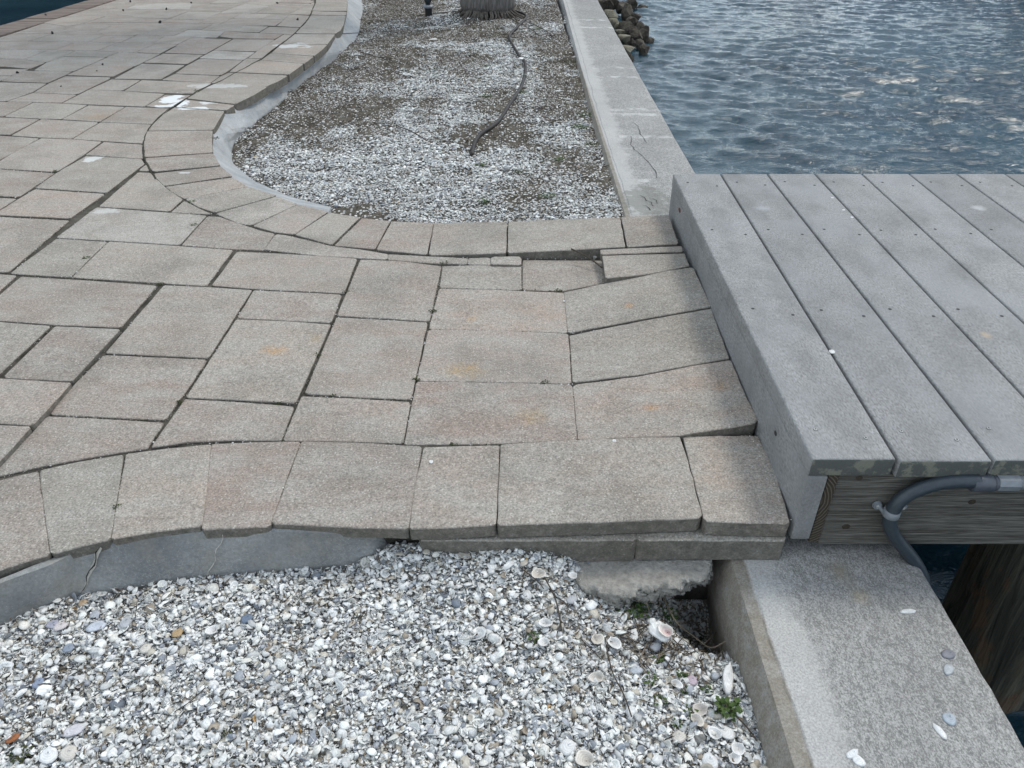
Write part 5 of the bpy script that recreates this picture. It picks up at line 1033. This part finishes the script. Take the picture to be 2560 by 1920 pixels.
for i, (v, x, y, lb) in enumerate(JW):
    p = world(v, [(x, y)])[0]; sc_ = .5 + p.y * .22; w = weed(p + Vector((0, 0, -.003)), .011 * sc_, 26, .006 * sc_, 40 + i, lb, MLEAF if 'green' in lb and 'moss' not in lb else MMOSS, .0055 * sc_)
def wf(v, x, y):
    p = world(v, [(x, y)], -.148)[0]; return Vector((p.x, p.y, float(z_far(np.float64(p.x), np.float64(p.y)))))
for i, (x, y, lb, r) in enumerate([(1565, 380, 'green weed tuft at the far seawall foot', .05), (1640, 720, 'largest green weed clump against the middle of the seawall', .05), (1590, 790, 'low weed clump just below the largest one by the seawall', .035), (1665, 905, 'brown green weed near the seawall lower part', .03), (1010, 1255, 'green tuft near the front border of the far bed', .025),
                           (1465, 1000, 'green weed right of the hose end', .03), (1220, 1070, 'low green weed patch below the hose end', .04), (990, 1035, 'green weed patch beside the hose tip', .035), (1255, 580, 'weed against the hose at its right bulge', .03), (1110, 190, 'mossy green clump in front of the palm roots', .05), (1340, 185, 'mossy clump right of the palm roots', .05), (1400, 1240, 'brown green weed patch near the front right of the bed', .04), (715, 440, 'tiny weed at the middle of the far bed', .02), (1020, 600, 'sparse flat weed left of the hose', .04), (1030, 420, 'faint weed sprig above the middle of the bed', .02)]):
    weed(wf('2', x, y), r * (1.5 if 'sea' in lb else 1), 110 if 'sea' in lb else 70, .012 + r * .15, 80 + i, lb, MLEAF if i % 3 else MMOSS, .009)
def twig(P, r, label, mat=MTWIG, group=None, branches=()):
    V, F = tube(catmull(P, 4), r, 5)
    for B in branches:
        v2, f2 = tube(catmull(B, 3), r * .6, 4); n0 = len(V); V += v2; F += [tuple(k + n0 for k in f) for f in f2]
    o = mesh('twig', V, F, mat); tag(o, label, 'twig', group); return o
def tw(v, pts, dz): return [wn(v, x, y, dz + (pts[i][2] if len(pts[i]) > 2 else 0)) for i, (x, y) in enumerate([(p[0], p[1]) for p in pts])]
twig(tw('V', [(1100, 200, .06), (1160, 330, .05), (1250, 500, .03), (1400, 620, .02), (1520, 700, .02), (1640, 650, .05)], .012), .0016, 'long bent dry twig arching past the hollow to the seawall', branches=(tw('V', [(1250, 500, .03), (1335, 490, .05)], .012), tw('V', [(1470, 670, .02), (1585, 555, .05)], .012), tw('V', [(1160, 330, .05), (1245, 285, .07)], .012)))
twig(tw('V', [(1000, 270, .05), (1020, 380, .03), (1060, 450, .0)], .012), .0011, 'thin dry stem standing in front of the slab edge'); twig(tw('V', [(1090, 190, .07), (1110, 300, .05), (1115, 420, .01)], .012), .0011, 'straight dry stem standing left of the dark hollow')
twig(tw('V', [(195, 140), (270, 280), (310, 420), (330, 560)], .022), .0018, 'brown twig lying downhill on the shells left of the slab', MDTWIG); twig(tw('V', [(0, 60), (130, 160), (190, 230)], .02), .0012, 'thin dark twig under the front paver edge', MDTWIG); twig(tw('V', [(50, 470), (160, 410), (260, 365)], .02), .0012, 'pale twig lying slantwise left of the slab')
twig(tw('V', [(690, 700), (740, 900), (830, 1080), (890, 1250)], .02), .0014, 'long dark twig lying down the middle of the shell bed', MDTWIG); twig(tw('V', [(1650, 1180), (1780, 1300), (1890, 1440)], .018), .0017, 'dark root running down beside the seawall foot', MDTWIG); twig(tw('V', [(1080, 1320), (1220, 1250)], .018), .0014, 'short stick near the lower tufts')
twig(tw('V', [(760, 600), (900, 640), (1060, 720)], .022), .0012, 'thin twig crossing above the dry litter', MDTWIG); twig(tw('V', [(1020, 650), (960, 800), (1010, 900)], .02), .0012, 'bent twig at the right of the dry litter'); twig(tw('S', [(1380, 1200), (1500, 1120), (1620, 1010)], .018), .0010, 'fine twig lying among shells left of centre', MDTWIG)
p1, p2 = world('5', [(1263, 245)], .04)[0], world('5', [(1418, 340)], .012)[0]; twig([p1, p1.lerp(p2, .5) + Vector((.004, .006, .002)), p2], .0028, 'dark stick lying in the gap between raised and sunken pavers', MDTWIG)
p1, p2 = world('7', [(625, 805)], -.07)[0], world('7', [(880, 818)], -.075)[0]; twig([p1, p1.lerp(p2, .5), p2], .0030, 'straight brown reed lying along the foot of the paver blocks', mat_simple('reed', (.20, .12, .06), (.27, .18, .10), 150, 30))
P = [Vector((.447, 1.05, -.215)), Vector((.452, .95, -.222)), Vector((.455, .86, -.222)), Vector((.458, .80, -.215))]; twig(P, .0020, 'dark root lying along the inner face of the seawall', MDTWIG)
for i in range(34):
    a = random.uniform(0, 6.28); c = Vector((.30 + random.gauss(0, .05), 1.01 + random.gauss(0, .035), 0)); q = []
    for k in (-1, 0, 1): x, y = c.x + math.cos(a) * .03 * k, c.y + math.sin(a) * .03 * k; q.append((x, y, float(z_near(np.float64(x), np.float64(y))) + .014 + random.uniform(0, .008)))
    twig(q, .0010, 'fine dry twig in the tangle of litter below the whelk shell', MTWIG if i % 2 else MDTWIG, 'twigs of the dry litter tangle')
for (pts, lb) in (([(250, 340), (340, 365), (440, 380)], 'dark dead branch lying near the pale curb'), ([(480, 800), (560, 840), (660, 890)], 'long thin stick half buried in the middle of the bed'), ([(590, 105), (720, 100), (860, 92)], 'thin root stretching left from the palm'), ([(1280, 150), (1370, 190), (1430, 235)], 'root stretching right from the palm'), ([(1180, 140), (1290, 190), (1340, 230)], 'short root right of the hose bend')):
    twig([p + Vector((0, 0, .012)) for p in (wf('2', x, y) for x, y in pts)], .005 if 'root' in lb else .003, lb, MDTWIG if 'root' not in lb else MROOT)
